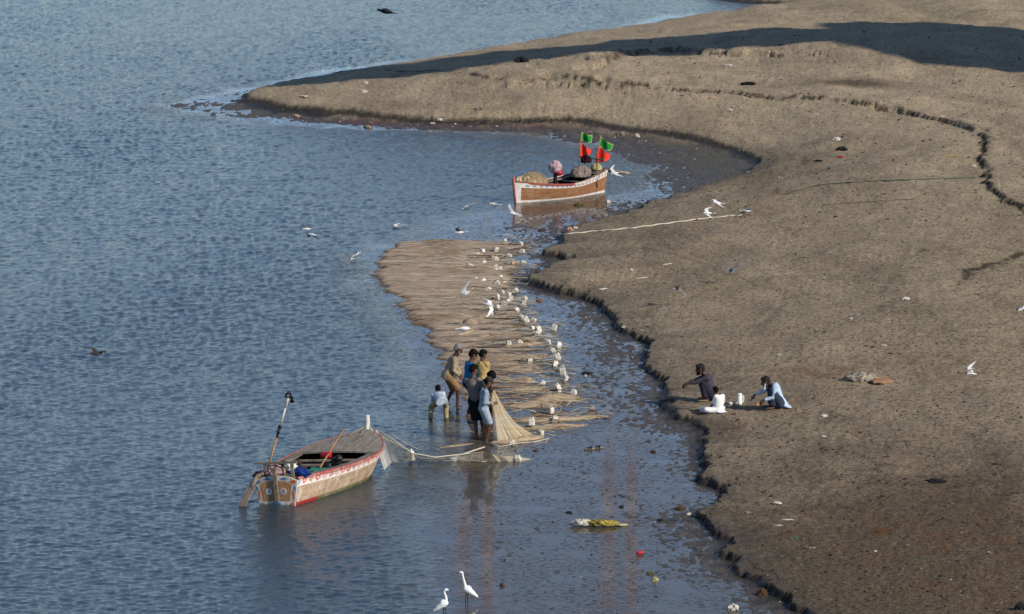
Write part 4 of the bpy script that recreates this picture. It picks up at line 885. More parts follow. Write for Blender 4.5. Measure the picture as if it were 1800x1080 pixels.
# ------------------------------------------------------------------ the spread net
OUT = [(690, 427), (760, 424), (860, 425), (905, 425), (945, 430), (928, 455), (915, 490), (905, 515), (925, 545), (945, 580), (975, 610), (990, 645), (1003, 670), (1040, 702), (1010, 716), (1085, 731), (1035, 742),
       (1050, 747), (975, 765), (960, 772), (872, 777), (868, 745), (830, 715), (800, 700), (780, 668), (772, 645), (768, 622), (742, 600), (745, 582), (700, 556), (688, 530), (672, 512), (655, 492), (652, 478), (660, 450)]
NETP = np.array([atz(*p)[:2] for p in OUT])
net = empty("fishing_net", (atz(820, 600)[0], atz(820, 600)[1], 0), "huge tan fishing net spread in long folds over the shallows beside the fishermen", "fishing net")
def net_sheet():
    xs = np.arange(NETP[:, 0].min() - .3, NETP[:, 0].max() + .3, 0.045); ys = np.arange(NETP[:, 1].min() - .5, NETP[:, 1].max() + .5, 0.075)
    X, Y = np.meshgrid(xs, ys); sh_ = X.shape; X = X.ravel(); Y = Y.ravel()
    d = sdist(X + (fbm(X * .8, Y * 2.2, 3, 91) - .5) * 0.9, Y + (fbm(X * .5, Y * .9, 2, 93) - .5) * .5, NETP)
    Yt = Y + 0.25 * np.sin(X * .6 + Y * .2) + .12 * (X - X.mean()) * .3
    st = fbm(X * .16, Yt * 1.1, 2, 95); st2 = fbm(X * .38, Yt * 2.6, 3, 97); fine = fbm(X * 1.6, Yt * 7, 3, 99)
    hp_ = sstep(.58, .80, fbm(X * .55, Yt * .75, 3, 101)); lumps = fbm(X * 3.5, Y * 3.0, 3, 103)
    px = 900 + X / Y * FPX
    rightness = sstep(0.45, 1.0, (X - (atz(660, 470)[0])) / 5.0)
    z = .034 + .10 * (st - .45) + .12 * (st2 - .47) + .08 * (fine - .5) - .075 * rightness
    z = z + (.034 * np.sin(Yt * 6.9 + 9 * fbm(X * .22, Yt * .35, 3, 107)) + .012 * np.sin(Yt * 19 + 12 * fbm(X * .5, Yt * .8, 2, 109))) * (1 - .35 * rightness)
    z = np.where(z > .03, .03 + (z - .03) * .6, z) + hp_ * (.02 + .11 * lumps) * sstep(.3, 1.0, d)
    z = z * sstep(-.05, .45, d) - .06 * (1 - sstep(-.05, .45, d)) + .02 * sstep(0, .6, d)
    keep = d > -.05
    i = np.arange(len(X)).reshape(sh_); q = np.stack([i[:-1, :-1], i[:-1, 1:], i[1:, 1:], i[1:, :-1]], -1).reshape(-1, 4)
    q = q[keep[q].all(1) & (z[q].max(1) > -.02)]
    used = np.unique(q); mp = np.full(len(X), -1); mp[used] = np.arange(len(used)); q = mp[q]
    co = np.column_stack([X - net.location.x, Y - net.location.y, z])[used]
    me = bpy.data.meshes.new("net_sheet"); me.vertices.add(len(co)); me.vertices.foreach_set("co", co.astype(np.float32).ravel())
    me.loops.add(len(q) * 4); me.loops.foreach_set("vertex_index", q.ravel().astype(np.int32)); me.polygons.add(len(q)); me.polygons.foreach_set("loop_start", np.arange(0, len(q) * 4, 4, dtype=np.int32))
    me.update(calc_edges=True); me.polygons.foreach_set("use_smooth", np.ones(len(q), bool))
    a = me.attributes.new("heap", 'FLOAT', 'POINT'); a.data.foreach_set("value", hp_[used].astype(np.float32))
    a = me.attributes.new("trough_shade", 'FLOAT', 'POINT'); a.data.foreach_set("value", (1 - sstep(.012, .050, z[used])).astype(np.float32))  # shade between folds put into the colour: low net darker
    t = NT("tan_net", 0.9, 0.08); hpz = t.attr("heap"); n1 = t.noise(1.8, 6, .8, t.scaled((.28, 5.5, 2))); n2 = t.noise(9, 5, .8, t.scaled((.8, 3, 2)))
    b = t.mix(t.ramp(n1, .32, .68), lin(174, 154, 132), lin(228, 206, 180)); b = t.mix(t.math('MULTIPLY', t.ramp(n2, .52, .68), .55), b, lin(92, 80, 68)); b = t.mix(t.math('MULTIPLY', hpz, .6), b, lin(158, 128, 100)); b = t.mix(t.math('MULTIPLY', t.attr("trough_shade"), .80), b, lin(96, 83, 72)); t.col(b)
    n3 = t.noise(3.2, 5, .75, t.scaled((.35, 4.2, 1))); tr_ = t.n("BsdfTransparent"); mx = t.n("MixShader"); t.v(mx.inputs[0], t.math('MULTIPLY_ADD', t.ramp(n3, .38, .52), .55, .42)); t.l(tr_.outputs[0], mx.inputs[1]); t.l(t.b.outputs[0], mx.inputs[2]); t.l(mx.outputs[0], t.t.nodes["Material Output"].inputs[0])
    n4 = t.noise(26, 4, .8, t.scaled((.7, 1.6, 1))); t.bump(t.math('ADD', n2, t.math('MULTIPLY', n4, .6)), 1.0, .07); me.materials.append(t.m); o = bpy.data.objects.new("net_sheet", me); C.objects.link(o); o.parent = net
    m = o.modifiers.new("thick", 'SOLIDIFY'); m.thickness = .012; m.offset = -1
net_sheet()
def strands():
    rg = random.Random(77); xs0, xs1, ys0, ys1 = NETP[:, 0].min(), NETP[:, 0].max(), NETP[:, 1].min(), NETP[:, 1].max()
    P = np.array([(rg.uniform(xs0, xs1), rg.uniform(ys0, ys1)) for _ in range(1100)]); d = sdist(P[:, 0], P[:, 1], NETP); bm = bmesh.new(); L = net.location
    for (x, y), dd in zip(P, d):
        if dd < .15: continue
        ln = rg.uniform(.25, 1.1) * min(1, .4 + dd); z0 = rg.uniform(.045, .075); wv = rg.uniform(-.25, .25); ph = rg.uniform(0, 6)
        tube(bm, [V((x + ln * q / 5, y + wv * q / 5 + .10 * math.sin(ph + q * 1.3), z0 * math.sin(.4 + q * .48) + rg.uniform(0, .03))) - L for q in range(-5, 6, 2)], rg.uniform(.004, .010), 3, True, rg.choice((0, 0, 1, 2)))
    link("net_strands", bm, [simple("strand_tan", lin(178, 156, 128), .9, .2), simple("strand_pale", lin(206, 190, 164), .9, .15), simple("strand_dark", lin(92, 76, 60), .9, .3)], net)
strands()
def veil_mat(name, c, dens):
    t = NT(name, .85, .1); tr_ = t.n("BsdfTransparent"); mx = t.n("MixShader"); t.col(c)
    uv = t.n("UVMap").outputs[0]; mp = t.n("Mapping"); mp.inputs["Scale"].default_value = (17, .9, 1); t.l(uv, mp.inputs["Vector"])
    n = t.noise(1.0, 4, .7, mp.outputs[0]); t.v(mx.inputs[0], t.math('MULTIPLY_ADD', t.ramp(n, .30, .75), .42, dens, clamp=True))
    t.l(tr_.outputs[0], mx.inputs[1]); t.l(t.b.outputs[0], mx.inputs[2]); t.l(mx.outputs[0], t.t.nodes["Material Output"].inputs[0]); return t.m
def veil(name, top, bottom, mat, pleat=.05, n=60, m=16, sag=0.0):
    """a hanging sheet of net between two edges given as world points; pleated"""
    bm = bmesh.new(); uvl = bm.loops.layers.uv.new("UVMap"); L = net.location
    def along(P, u_):
        f = u_ * (len(P) - 1); i = min(int(f), len(P) - 2); return V(P[i]) * (1 - (f - i)) + V(P[i + 1]) * (f - i)
    g_ = []
    for i in range(n + 1):
        r = []
        for j in range(m + 1):
            u_, v_ = i / n, j / m; p = along(top, u_) * (1 - v_) + along(bottom, u_) * v_; p = p - V((.5, 0, 1)) * sag * math.sin(math.pi * v_) * u_
            ph = pleat * (.3 + .7 * v_) * (math.sin(u_ * 31 + 4 * math.sin(u_ * 7) + v_) + .7 * math.sin(u_ * 73 + 5 * math.sin(u_ * 11))) * (.4 + vnoise(np.array([u_ * 9]), np.array([v_ * 2]), 7)[0]) ; r.append((bm.verts.new(p - L + V((.3, 1, .1)) * ph), u_, v_))
        g_.append(r)
    for i in range(n):
        for j in range(m):
            qd = (g_[i][j], g_[i + 1][j], g_[i + 1][j + 1], g_[i][j + 1]); f = bm.faces.new([a[0] for a in qd])
            for lp, a in zip(f.loops, qd): lp[uvl].uv = (a[1], a[2])
    return link(name, bm, mat, net)
h5 = MEN[4]; h6 = MEN[5]
W = lambda m, k: V(m['B']) + m['wr'][k]
Yc = h6['Y']
top_pts = [aty(865.5, 709, Yc - .10), aty(866, 698, Yc - .05), aty(866, 688, Yc + .0), aty(869, 687, Yc + .05), aty(871, 690, Yc + .12)]
bot_pts = [V(atz(866, 774, .03)), V(atz(880, 775, .05)), V(atz(900, 772, .06)), V(atz(922, 768, .05)), V(atz(940, 765, .04))]
veil("lifted_net", top_pts, bot_pts, veil_mat("lifted_net_mesh", lin(206, 186, 150), .34), .034, sag=.13)
bm = bmesh.new()
for q in range(16):      # bunched cord ends in the men's hands
    a = V(top_pts[0]).lerp(top_pts[3], q / 15); tube(bm, [a + V((-.03, -.04, .02)), a + V((.02 * math.sin(q), -.05, -.03))], .022, 6)
for v in bm.verts: v.co -= net.location
link("gathered_edge", bm, NETM.m, net)
bow = local(near, (0.02, yr(NL) + .10, nz(NL) + .12)); bow2 = local(near, (.42, 4.75, nz(4.7) + .02))
rope_px = [(690, 772), (725, 797), (765, 804), (800, 800), (850, 795)]
_zz = (.62, .34, .20, .15, .12)
tp = [bow, V(bow).lerp(V(atz(690, 772, .62)), .5)] + [V(atz(x, y, _zz[i])) for i, (x, y) in enumerate(rope_px)]
bt = [local(near, (.80, 4.2, .0)), V(atz(690, 812, 0)), V(atz(708, 813, .0)), V(atz(722, 812, .0)), V(atz(765, 811, .0)), V(atz(805, 811, .0)), V(atz(850, 812, .0))]
veil("bow_net", tp, bt, veil_mat("pale_net_mesh", lin(212, 204, 188), .30), .03, 90, 10)
tp2 = [V(atz(800, 802, .10)), V(atz(835, 795, .30)), V(atz(850, 793, .34)), V(atz(870, 800, .2)), V(atz(930, 806, .03))]
bt2 = [V(atz(805, 812, .0)), V(atz(830, 812, .0)), V(atz(850, 813, .0)), V(atz(885, 812, .0)), V(atz(935, 809, .0))]
veil("net_end", tp2, bt2, veil_mat("tan_net_mesh", lin(196, 178, 148), .40), .04, 60, 8)
bm = bmesh.new()
def cords(bm, pts, r): tube(bm, [V(p) - net.location for p in pts], r, 5)
cords(bm, [bow] + [V(atz(x, y, _zz[i] + .02)) for i, (x, y) in enumerate(rope_px)], .013); cords(bm, [bow2, V(atz(700, 782, .3)), V(atz(740, 806, .12)), V(atz(800, 807, .05)), V(atz(850, 812, .02)), V(atz(915, 808, .02))], .012)
cords(bm, [V(atz(855, 776, .06)), V(atz(880, 786, .04)), V(atz(905, 780, .05)), V(atz(940, 777, .03)), V(atz(965, 771, .03))], .014); cords(bm, [V(atz(690, 764, .35)), V(atz(715, 780, .1)), V(atz(735, 790, .02))], .006)
cords(bm, [V(atz(852, 786, .16)), V(atz(800, 803, .05))], .018)
link("head_rope", bm, simple("white_rope", lin(200, 190, 170), .8, .15), net)
# long ridges of net drawn out past the floats, and low crumpled folds
def ridge(px, w_, h_, seed, mat=None):
    pts = [V(atz(*p)) for p in px]; n = 40; bm = bmesh.new(); m = 9; g_ = []
    for i in range(n + 1):
        f = i / n * (len(pts) - 1); k = min(int(f), len(pts) - 2); c = pts[k].lerp(pts[k + 1], f - k); pr = math.sin(math.pi * min(1, .08 + i / n)) ** .6
        row = []
        for j in range(m + 1):
            s_ = j / m * 2 - 1; nz_ = float(fbm(np.array([c.x * 2.5]), np.array([c.y * 2 + s_ * 2.5]), 3, seed)[0]) - .5
            row.append(bm.verts.new(V((c.x, c.y + s_ * w_ * pr * (1 + nz_), max(0, (1 - s_ * s_)) * h_ * pr * (1 + 1.4 * nz_) - .02)) - net.location))
        g_.append(row)
    for i in range(n):
        for j in range(m): bm.faces.new((g_[i][j], g_[i + 1][j], g_[i + 1][j + 1], g_[i][j + 1]))
    for e in (g_[0], g_[-1]): bm.faces.new(e)
    bm.faces.new([r[0] for r in g_] + [r[-1] for r in g_[::-1]])
    link("net_fold", bm, NETF, net)
_t = NT("net_fold_mesh", .9, .08); _n = _t.noise(2.0, 6, .75, _t.scaled((1, 6, 4))); _t.col(_t.mix(_t.ramp(_n, .3, .7), lin(132, 114, 94), lin(182, 162, 136))); _t.bump(_t.noise(12, 4, .8), .7, .04); NETF = _t.m
for k, (px, w_, h_) in enumerate([([(900, 740), (960, 740), (1030, 735), (1088, 731)], .30, .14), ([(880, 752), (950, 753), (1000, 750), (1052, 746)], .30, .12), ([(890, 716), (950, 712), (1000, 716)], .45, .24), ([(935, 706), (985, 702), (1042, 702)], .55, .30),
      ([(862, 778), (900, 776), (940, 771), (964, 768)], .40, .20), ([(772, 787), (810, 783), (850, 778)], .22, .06), ([(880, 652), (935, 648), (960, 655)], .5, .14), ([(880, 688), (930, 684), (970, 686)], .4, .16), ([(885, 668), (925, 671), (945, 671)], .5, .26),
      ([(885, 632), (930, 628), (960, 631)], .45, .12), ([(850, 596), (880, 590), (930, 588)], .6, .16), ([(800, 592), (830, 586), (870, 590)], .9, .30), ([(815, 572), (840, 565), (865, 570)], 1.0, .36), ([(770, 505), (800, 502), (830, 507)], .8, .24), ([(790, 432), (815, 430), (845, 436)], .8, .24), ([(765, 452), (800, 452), (815, 455)], .8, .2), ([(870, 557), (905, 553), (935, 556)], .4, .08), ([(880, 610), (930, 606), (970, 602)], .4, .10)]):
    ridge(px, w_ * .8, h_ * (.45 if h_ > .15 else .7), 120 + k)

# ------------------------------------------------------------------ floats of white plastic along the head line
FLOATS = [(886, 421), (918, 427), (922, 439), (871, 437), (891, 446), (842, 444), (850, 440), (863, 450), (876, 454), (850, 460), (831, 467), (916, 458), (902, 463), (871, 467), (872, 474), (881, 472), (882, 485), (838, 488), (846, 493), (870, 497), (882, 496),
          (855, 508), (902, 510), (897, 516), (885, 514), (895, 522), (875, 522), (891, 527), (881, 531), (923, 522), (921, 531), (875, 539), (911, 542), (867, 549), (917, 557), (927, 562), (942, 562), (936, 575), (948, 579), (942, 585), (973, 575),
          (894, 603), (917, 602), (965, 600), (980, 606), (975, 614), (982, 627), (931, 633), (975, 640), (990, 653), (991, 664), (984, 683), (949, 671), (1009, 689), (969, 727), (973, 736), (935, 749), (951, 759), (901, 777), (912, 805), (724, 808)]
SPECIAL = {7: "orange-tinted plastic float lying among the far white floats", 12: "orange-brown float lying beside the water side of the far net", 20: "peach-coloured float next to an upright white float", 60: "white jerrycan float hanging from the pale net by the moored boat's bow",
           59: "lone upright white float standing in the mud past the net's loose end", 58: "white float under the rope directly below the lifted net", 53: "square white float farthest out on the mud, right of a stacked pair", 49: "large tilted white jerrycan float, above a stack of floats",
           51: "tall double-stacked white float beside trailing rope loops", 52: "white float tipped on one corner on a brown net fold", 55: "white float on the long pale net tongue, in front of its twin", 54: "white float on the net fold just behind its twin on the long tongue",
           56: "white float holding up a small peak of net beside the lifted net", 57: "small white float with grey spot at the tip of the lowest net fold", 40: "white float standing alone in open mud away from the net", 16: "long white canister float lying flat on the far net",
           19: "upright white box float near the peach-coloured float", 2: "long white canister float lying nearest the far mud point", 0: "white float at the very far end of the net"}
PLA = simple("white_plastic", lin(232, 228, 214), .45, .12, 14, .4, 0, lin(198, 188, 168)); PLO = simple("orange_plastic", lin(200, 158, 124), .5, .2); PLP = simple("peach_plastic", lin(216, 190, 162), .5, .2)
ROPEW = simple("float_cord", lin(190, 178, 156), .8, .2)
ORD = "first second third fourth fifth sixth seventh eighth ninth tenth eleventh twelfth thirteenth fourteenth fifteenth sixteenth seventeenth eighteenth nineteenth twentieth".split()
ORD += ["twenty-" + o_ for o_ in ORD[:9]] + ["thirtieth", "thirty-first", "thirty-second"]
rf = random.Random(5)
def float_mesh(mat, lay):
    bm = bmesh.new(); box(bm, (0, 0, .085), (.145, .125, .17), None, 0, .022)
    me = bmesh_to(bm, "body", mat); bm = bmesh.new(); tube(bm, [(.03, 0, .165), (.03, 0, .205)], [.024, .022], 8); ball(bm, (.03, 0, .205), (.026, .026, .010), 1); me2 = bmesh_to(bm, "cap", mat)
    bm = bmesh.new(); tube(bm, [(-.055, 0, .165), (-.05, 0, .20), (-.01, 0, .20), (.0, 0, .168)], .009, 6); me3 = bmesh_to(bm, "handle", mat)
    return me, me2, me3
def bmesh_to(bm, name, mat, smooth=True):
    me = bpy.data.meshes.new(name); bmesh.ops.recalc_face_normals(bm, faces=bm.faces[:]); bm.to_mesh(me); bm.free(); me.materials.append(mat); return me
FM = {m.name: float_mesh(m, 0) for m in (PLA, PLO, PLP)}
order = sorted(range(len(FLOATS)), key=lambda i: FLOATS[i][1]); rank = {i: k for k, i in enumerate(order)}
zx = {}
lines = bmesh.new()
for i, (px, py) in enumerate(FLOATS):
    p = V(atz(px, py + 4, 0.02)); far_ = i < 34; rk = rank[i]
    if i in SPECIAL: lb = SPECIAL[i]
    elif rk < 30: lb = f"white plastic float, {ORD[rk]} counting from the net's far end"
    else: lb = f"white plastic float, {ORD[len(FLOATS) - 1 - rk]} counting from the end of the net at the moored boat"
    mat = PLO if i in (7, 12) else PLP if i == 20 else PLA
    o = empty("float", p, lb, "net float", "white plastic floats along the net", rf.uniform(-.6, .6))
    lay = i in (1, 2, 4, 8, 11, 16, 22, 36) or (far_ and rf.random() < .35); tilt = rf.uniform(-.35, .35)
    o.rotation_euler = (rf.uniform(-.4, .4), (1.45 if lay else 0) + tilt * 1.5, rf.uniform(-.6, .6) + (2.6 if rf.random() < .3 else 0))
    if i == 52: o.rotation_euler = (.2, .75, .3)
    sc_ = rf.uniform(.80, .98) * (1.25 if i == 49 else 1.0) * (1.0 if not far_ else .95); o.scale = (sc_, sc_, sc_ * (1.4 if i in (51, 60) else 1.0)); o.location.z = .035 if lay else rf.uniform(-.045, .0)
    if i in (54, 56): o.location.z = .08
    if i == 60: o.location = V(atz(724, 812, .0)); o.location.z = .02
    for nm_, me in zip(("body", "cap", "handle"), FM[mat.name]):
        c = bpy.data.objects.new(nm_, me); C.objects.link(c); c.parent = o
    zx[i] = p
    # cords running from the float back over the net
    for k in range(2 if rf.random() < .3 else 1):
        a0 = p + V((rf.uniform(-.05, .05), 0, .03)); L_ = rf.uniform(.7, 2.4) * (1 if rf.random() < .75 else -.45)
        pts = [a0]; 
        for q in range(1, 9): pts.append(a0 + V((-L_ * q / 8, rf.uniform(-.06, .06) + rf.uniform(-.3, .3) * q / 8, .02 + rf.uniform(-.02, .03))))
        tube(lines, [q - net.location for q in pts], .007, 4)
    if rf.random() < .42:
        rr = rf.uniform(.12, .28); c0_ = p + V((rf.uniform(.05, .3), rf.uniform(-.3, .3), .04)); pts = [c0_ + V((rr * math.cos(t_ * .62), rr * 1.2 * math.sin(t_ * .62), .04 + .10 * math.sin(t_ * .31))) for t_ in range(10)]
        tube(lines, [q - net.location for q in pts], .008, 4)
for a, b in zip(order, order[1:]):
    pa, pb = zx[a], zx[b]
    if (pa - pb).length < 3.5:
        tube(lines, [pa.lerp(pb, q / 6) + V((rf.uniform(-.12, .12) if 0 < q < 6 else 0, 0, .01)) - net.location for q in range(7)], .007, 4)
link("float_line", lines, ROPEW, net)

# ------------------------------------------------------------------ birds
B_WHITE = simple("white_feathers", lin(232, 232, 230), .8, .06); B_GREY = simple("pale_grey_feathers", lin(190, 194, 198), .8, .12); B_SLATE = simple("slate_feathers", lin(104, 108, 112), .8, .2); B_DARK = simple("dark_brown_feathers", lin(58, 52, 46), .8, .25)
B_BLACK = simple("black_feathers", lin(20, 20, 22), .7, .2); B_BILL = simple("orange_bill", lin(200, 130, 50), .5, .1)
def tern(px, py, alt, bd, ta, tb, label, body=B_WHITE, wing=B_GREY, bill=B_BILL, cap=B_BLACK, L=.33, dep=(0.10, -0.10)):
    """bd: heading in photo terms (dx, dup, ddepth); ta/tb: wing tips as pixel offsets from the body"""
    d = ray(px, py); t = (alt - CAM.z) / d[2]; P = V((d[0] * t, d[1] * t, alt)); pxm = P.length and (P - CAM).length / FPX
    o = empty("tern", P, label, "tern", "terns flying over the shallows")
    X = V((bd[0], bd[2], bd[1])).normalized(); Sd, Up = perp(X); 
    if Up.z < 0: Up = -Up
    bm = bmesh.new(); prof = [(-.50, .004), (-.36, .020), (-.18, .040), (0, .054), (.16, .050), (.28, .036), (.34, .030), (.41, .034), (.47, .026), (.51, .008)]
    loft(bm, [(X * L * a + Up * (.01 if a > .3 else 0), Sd * r, Up * r * .92) for a, r in prof], 12)
    link("body", bm, body, o)
    bm = bmesh.new(); ball(bm, X * L * .43 + Up * .022, (.030, .030, .022), 2, Matrix((X, Sd, Up)).transposed()); link("head_cap", bm, cap, o)
    bm = bmesh.new(); loft(bm, [(X * L * .49, Sd * .010, Up * .011), (X * L * .58, Sd * .007, Up * .008), (X * L * .68, Sd * .002, Up * .002)], 8); link("bill", bm, bill, o)
    bm = bmesh.new()
    for k in (1, -1): bar(bm, -X * L * .42, -X * L * .80 + Sd * k * .045 + Up * .01, .035, .008, Up)
    link("tail", bm, body, o, False)
    for k, (tp, dp) in enumerate(((ta, dep[0]), (tb, dep[1]))):
        T = V((tp[0] * pxm, dp, -tp[1] * pxm)); ln = T.length
        if ln > .46: T *= .46 / ln
        root = X * L * .12 + Up * .025; el = root + T * .42 + X * .055 + Up * .03 * (1 if T.z > -.02 else .6)
        bm = bmesh.new(); st = [(root, .125), (root.lerp(el, .5) , .12), (el, .105), (el.lerp(T, .35) - X * .01, .085), (el.lerp(T, .7) - X * .03, .055), (T - X * .06, .012)]
        for (c, ch), (c2, ch2) in zip(st, st[1:]):
            nrm = (c2 - c).cross(X).normalized() * .006
            q = [bm.verts.new(v) for v in (c + X * ch * .35 + nrm, c - X * ch * .65 + nrm, c2 - X * ch2 * .65 + nrm, c2 + X * ch2 * .35 + nrm, c + X * ch * .35 - nrm, c - X * ch * .65 - nrm, c2 - X * ch2 * .65 - nrm, c2 + X * ch2 * .35 - nrm)]
            for f in ((0, 1, 2, 3), (7, 6, 5, 4), (0, 4, 5, 1), (1, 5, 6, 2), (2, 6, 7, 3), (3, 7, 4, 0)): bm.faces.new([q[i] for i in f])
        link("wing", bm, wing, o, False)
    return o
Lf, Rt = (-1, 0, .15), (1, 0, .15)
TW_ = [
 (540, 403, .9, (-1, -.1, .2), (-9, -10), (17, -1), "white tern with raised wing over blue water, flying above a darker bird", B_WHITE, B_SLATE),
 (549, 413, .5, (-1, .1, .2), (-8.5, 5), (11, 8.5), "dark brown-winged tern skimming just below a white tern", B_GREY, B_DARK),
 (700, 401, .7, (-1, -.1, .1), (-1, -7), (13, -6), "dark-headed tern with pale wings held up over water beyond the net's corner", B_SLATE, B_WHITE),
 (622, 452, .7, (-.6, -.4, -.6), (-17, -5), (13, -3), "tern coming head-on with spread dark wings left of the net", B_WHITE, B_SLATE),
 (868, 359, .8, (-1, .1, .2), (2, 8), (8, 1), "white tern with drooped wing off the bow of the flagged boat", B_WHITE, B_GREY),
 (904, 376, .9, (-1, .2, .1), (-10.5, -17), (12, 5), "white tern banking steeply below the red bow of the flagged boat", B_WHITE, B_GREY),
 (808, 409, .4, (-1, -.1, .2), (-2, -9), (4, -6), "dark-winged tern low over the shallows behind the net", B_WHITE, B_DARK),
 (819, 367, .6, (-1, -.3, .3), (14, -9), (-5, 2), "faint slim tern skimming the bay between net and flagged boat", B_SLATE, B_GREY),
 (1261, 357, .8, (-1, .1, .1), (-5, -5), (8.5, 7), "white tern flying highest of three over the mud by the white rope", B_WHITE, B_WHITE),
 (1244, 375, .7, (-1, 0, .1), (4, -10), (6.5, 9), "white tern with black cap flying just above the white rope", B_WHITE, B_WHITE),
 (1312, 371, .7, (1, -.1, .1), (-24, 13), (4, -4), "grey tern with one long drooping wing where the white rope ends", B_GREY, B_SLATE),
 (1288, 477, .8, (-.5, -.5, -.5), (-15, -12), (15, -19), "slate-grey tern with wings raised in a vee over dry mud", B_SLATE, B_SLATE),
 (1190, 507, .8, (.1, 0, -1), (-18, 8), (17, 13), "tern seen head-on with both wings arched down over the mud point", B_DARK, B_GREY),
 (1709, 659, .35, (-1, -.05, .1), (2, -22), (-2, -12), "white yellow-billed tern with upright wing near the orange slab", B_WHITE, B_WHITE),
 (819, 516, .5, (-.7, -.5, .2), (5, -20), (-3, -12), "white tern diving with wing straight up over the middle of the net", B_WHITE, B_WHITE),
 (859, 536, .7, (.9, -.3, .2), (-9, -11), (0, 22), "grey tern with one white wing hanging down over the net", B_GREY, B_WHITE),
 (817, 578, .5, (1, 0, .2), (-5, 11), (-9, 0), "white tern just above the net behind the old man's head", B_WHITE, B_WHITE),
 (1081, 305, .8, (-1, -.2, .1), (-4, -14), (12, 6), "white tern crossing the pole at the stern of the flagged boat", B_WHITE, B_WHITE),
 (1411, 140, .8, (-.6, -.2, .4), (-5, -5), (11, 6), "dark swift-like tern far off above the damp hollow", B_SLATE, B_DARK),
 (168, 622, .6, (1, 0, .2), (-24, -12), (22, -3), "dark edge-on tern alone over the open water", B_DARK, B_DARK),
 (1795, 543, .7, (.4, .2, .3), (-7, 14), (9, -7), "pale tern half cut off at the picture's edge over dry mud", B_GREY, B_GREY)]
for r in TW_: tern(*r[:7], r[7], r[8])
# dark bird far out over the water
d = ray(679, 21); t = (1.2 - CAM.z) / d[2]; P = V((d[0] * t, d[1] * t, 1.2)); o = empty("cormorant", P, "black long-bodied bird flying low over the far open water", "cormorant")
bm = bmesh.new(); loft(bm, [((-.46, 0, .10), (0, .03, 0), (0, 0, .03)), ((-.38, 0, .10), (0, .07, 0), (0, 0, .075)), ((-.28, 0, .06), (0, .06, 0), (0, 0, .06)), ((-.18, 0, .04), (0, .12, 0), (0, 0, .11)), ((.05, 0, .02), (0, .14, 0), (0, 0, .13)), ((.25, 0, -.02), (0, .09, 0), (0, 0, .08)), ((.36, 0, -.06), (0, .05, 0), (0, 0, .03)), ((.52, 0, -.12), (0, .07, 0), (0, 0, .02))], 12); link("body", bm, B_BLACK, o)
bm = bmesh.new(); loft(bm, [((-.45, 0, .095), (0, .02, 0), (0, 0, .02)), ((-.55, 0, .06), (0, .008, 0), (0, 0, .01))], 8); link("bill", bm, B_BLACK, o)
for k in (1, -1):
    bm = bmesh.new(); st = [(V((-.06, k * .08, .08)), .24), (V((-.08, k * .30, .14)), .22), (V((-.02, k * .52, .10)), .16), (V((.06, k * .70, .04)), .03)]
    for (c, a), (c2, a2) in zip(st, st[1:]):
        q = [bm.verts.new(v) for v in (c + V((-a / 2, 0, .01)), c + V((a / 2, 0, .01)), c2 + V((a2 / 2, 0, .01)), c2 + V((-a2 / 2, 0, .01)), c + V((-a / 2, 0, -.01)), c + V((a / 2, 0, -.01)), c2 + V((a2 / 2, 0, -.01)), c2 + V((-a2 / 2, 0, -.01)))]
        for f in ((0, 1, 2, 3), (7, 6, 5, 4), (0, 4, 5, 1), (1, 5, 6, 2), (2, 6, 7, 3), (3, 7, 4, 0)): bm.faces.new([q[i] for i in f])
    link("wing", bm, B_BLACK, o, False)
# egrets
def egret(px, py, face, label, pose):
    p = V(atz(px, py, -.02)); o = empty("egret", p, label, "egret", "white egrets wading by the mud")
    k = face; bm = bmesh.new()
    chain(bm, [(.02 * k, 0, .30), (-.03 * k, 0, .28), (-.12 * k, 0, .21), (-.20 * k, 0, .15)], [.062, .070, .050, .022])
    ball(bm, (-.02 * k, 0, .29), (.075, .06, .085), 3); N = [V((k * x, 0, z)) for x, z in pose]
    chain(bm, N, [.045, .034, .025, .021, .020, .026, .024]); hd_ = N[-1]
    chain(bm, [hd_, hd_ + V((k * .035, 0, -.004))], [.027, .016])
    fuse("body", bm, B_WHITE, o, .007, 3)
    bm = bmesh.new(); loft(bm, [(hd_ + V((k * .03, 0, -.004)), V((0, .009, 0)), V((0, 0, .010))), (hd_ + V((k * .12, 0, -.022)), V((0, .002, 0)), V((0, 0, .002)))], 8); link("bill", bm, simple("black_bill", lin(40, 38, 34)), o)
    for q in (1, -1):
        bm = bmesh.new(); tube(bm, [(-.01 * k + .012 * q, .025 * q, .25), (.01 * k + .022 * q, .028 * q, .13), (.005 * k + .022 * q, .028 * q, -.02)], [.013, .009, .008], 7)
        for a in (-.5, 0, .5): tube(bm, [(.005 * k + .022 * q, .028 * q, -.005), (.005 * k + .022 * q + k * .06 * math.cos(a), .028 * q + .06 * math.sin(a), -.012)], .005, 5)
        link("leg", bm, simple("black_leg", lin(30, 28, 26)), o)
    return o
egret(821, 1062, -1, "white egret standing with its long neck stretched up, facing the open water", [(.00, .30), (.035, .36), (.055, .44), (.075, .52), (.085, .58), (.095, .625), (.115, .635)])
egret(781, 1087, 1, "white egret at the bottom edge with neck in a shallow S, facing the shore", [(.00, .31), (.035, .37), (.03, .43), (.005, .49), (.0, .53), (.02, .56), (.04, .565)])

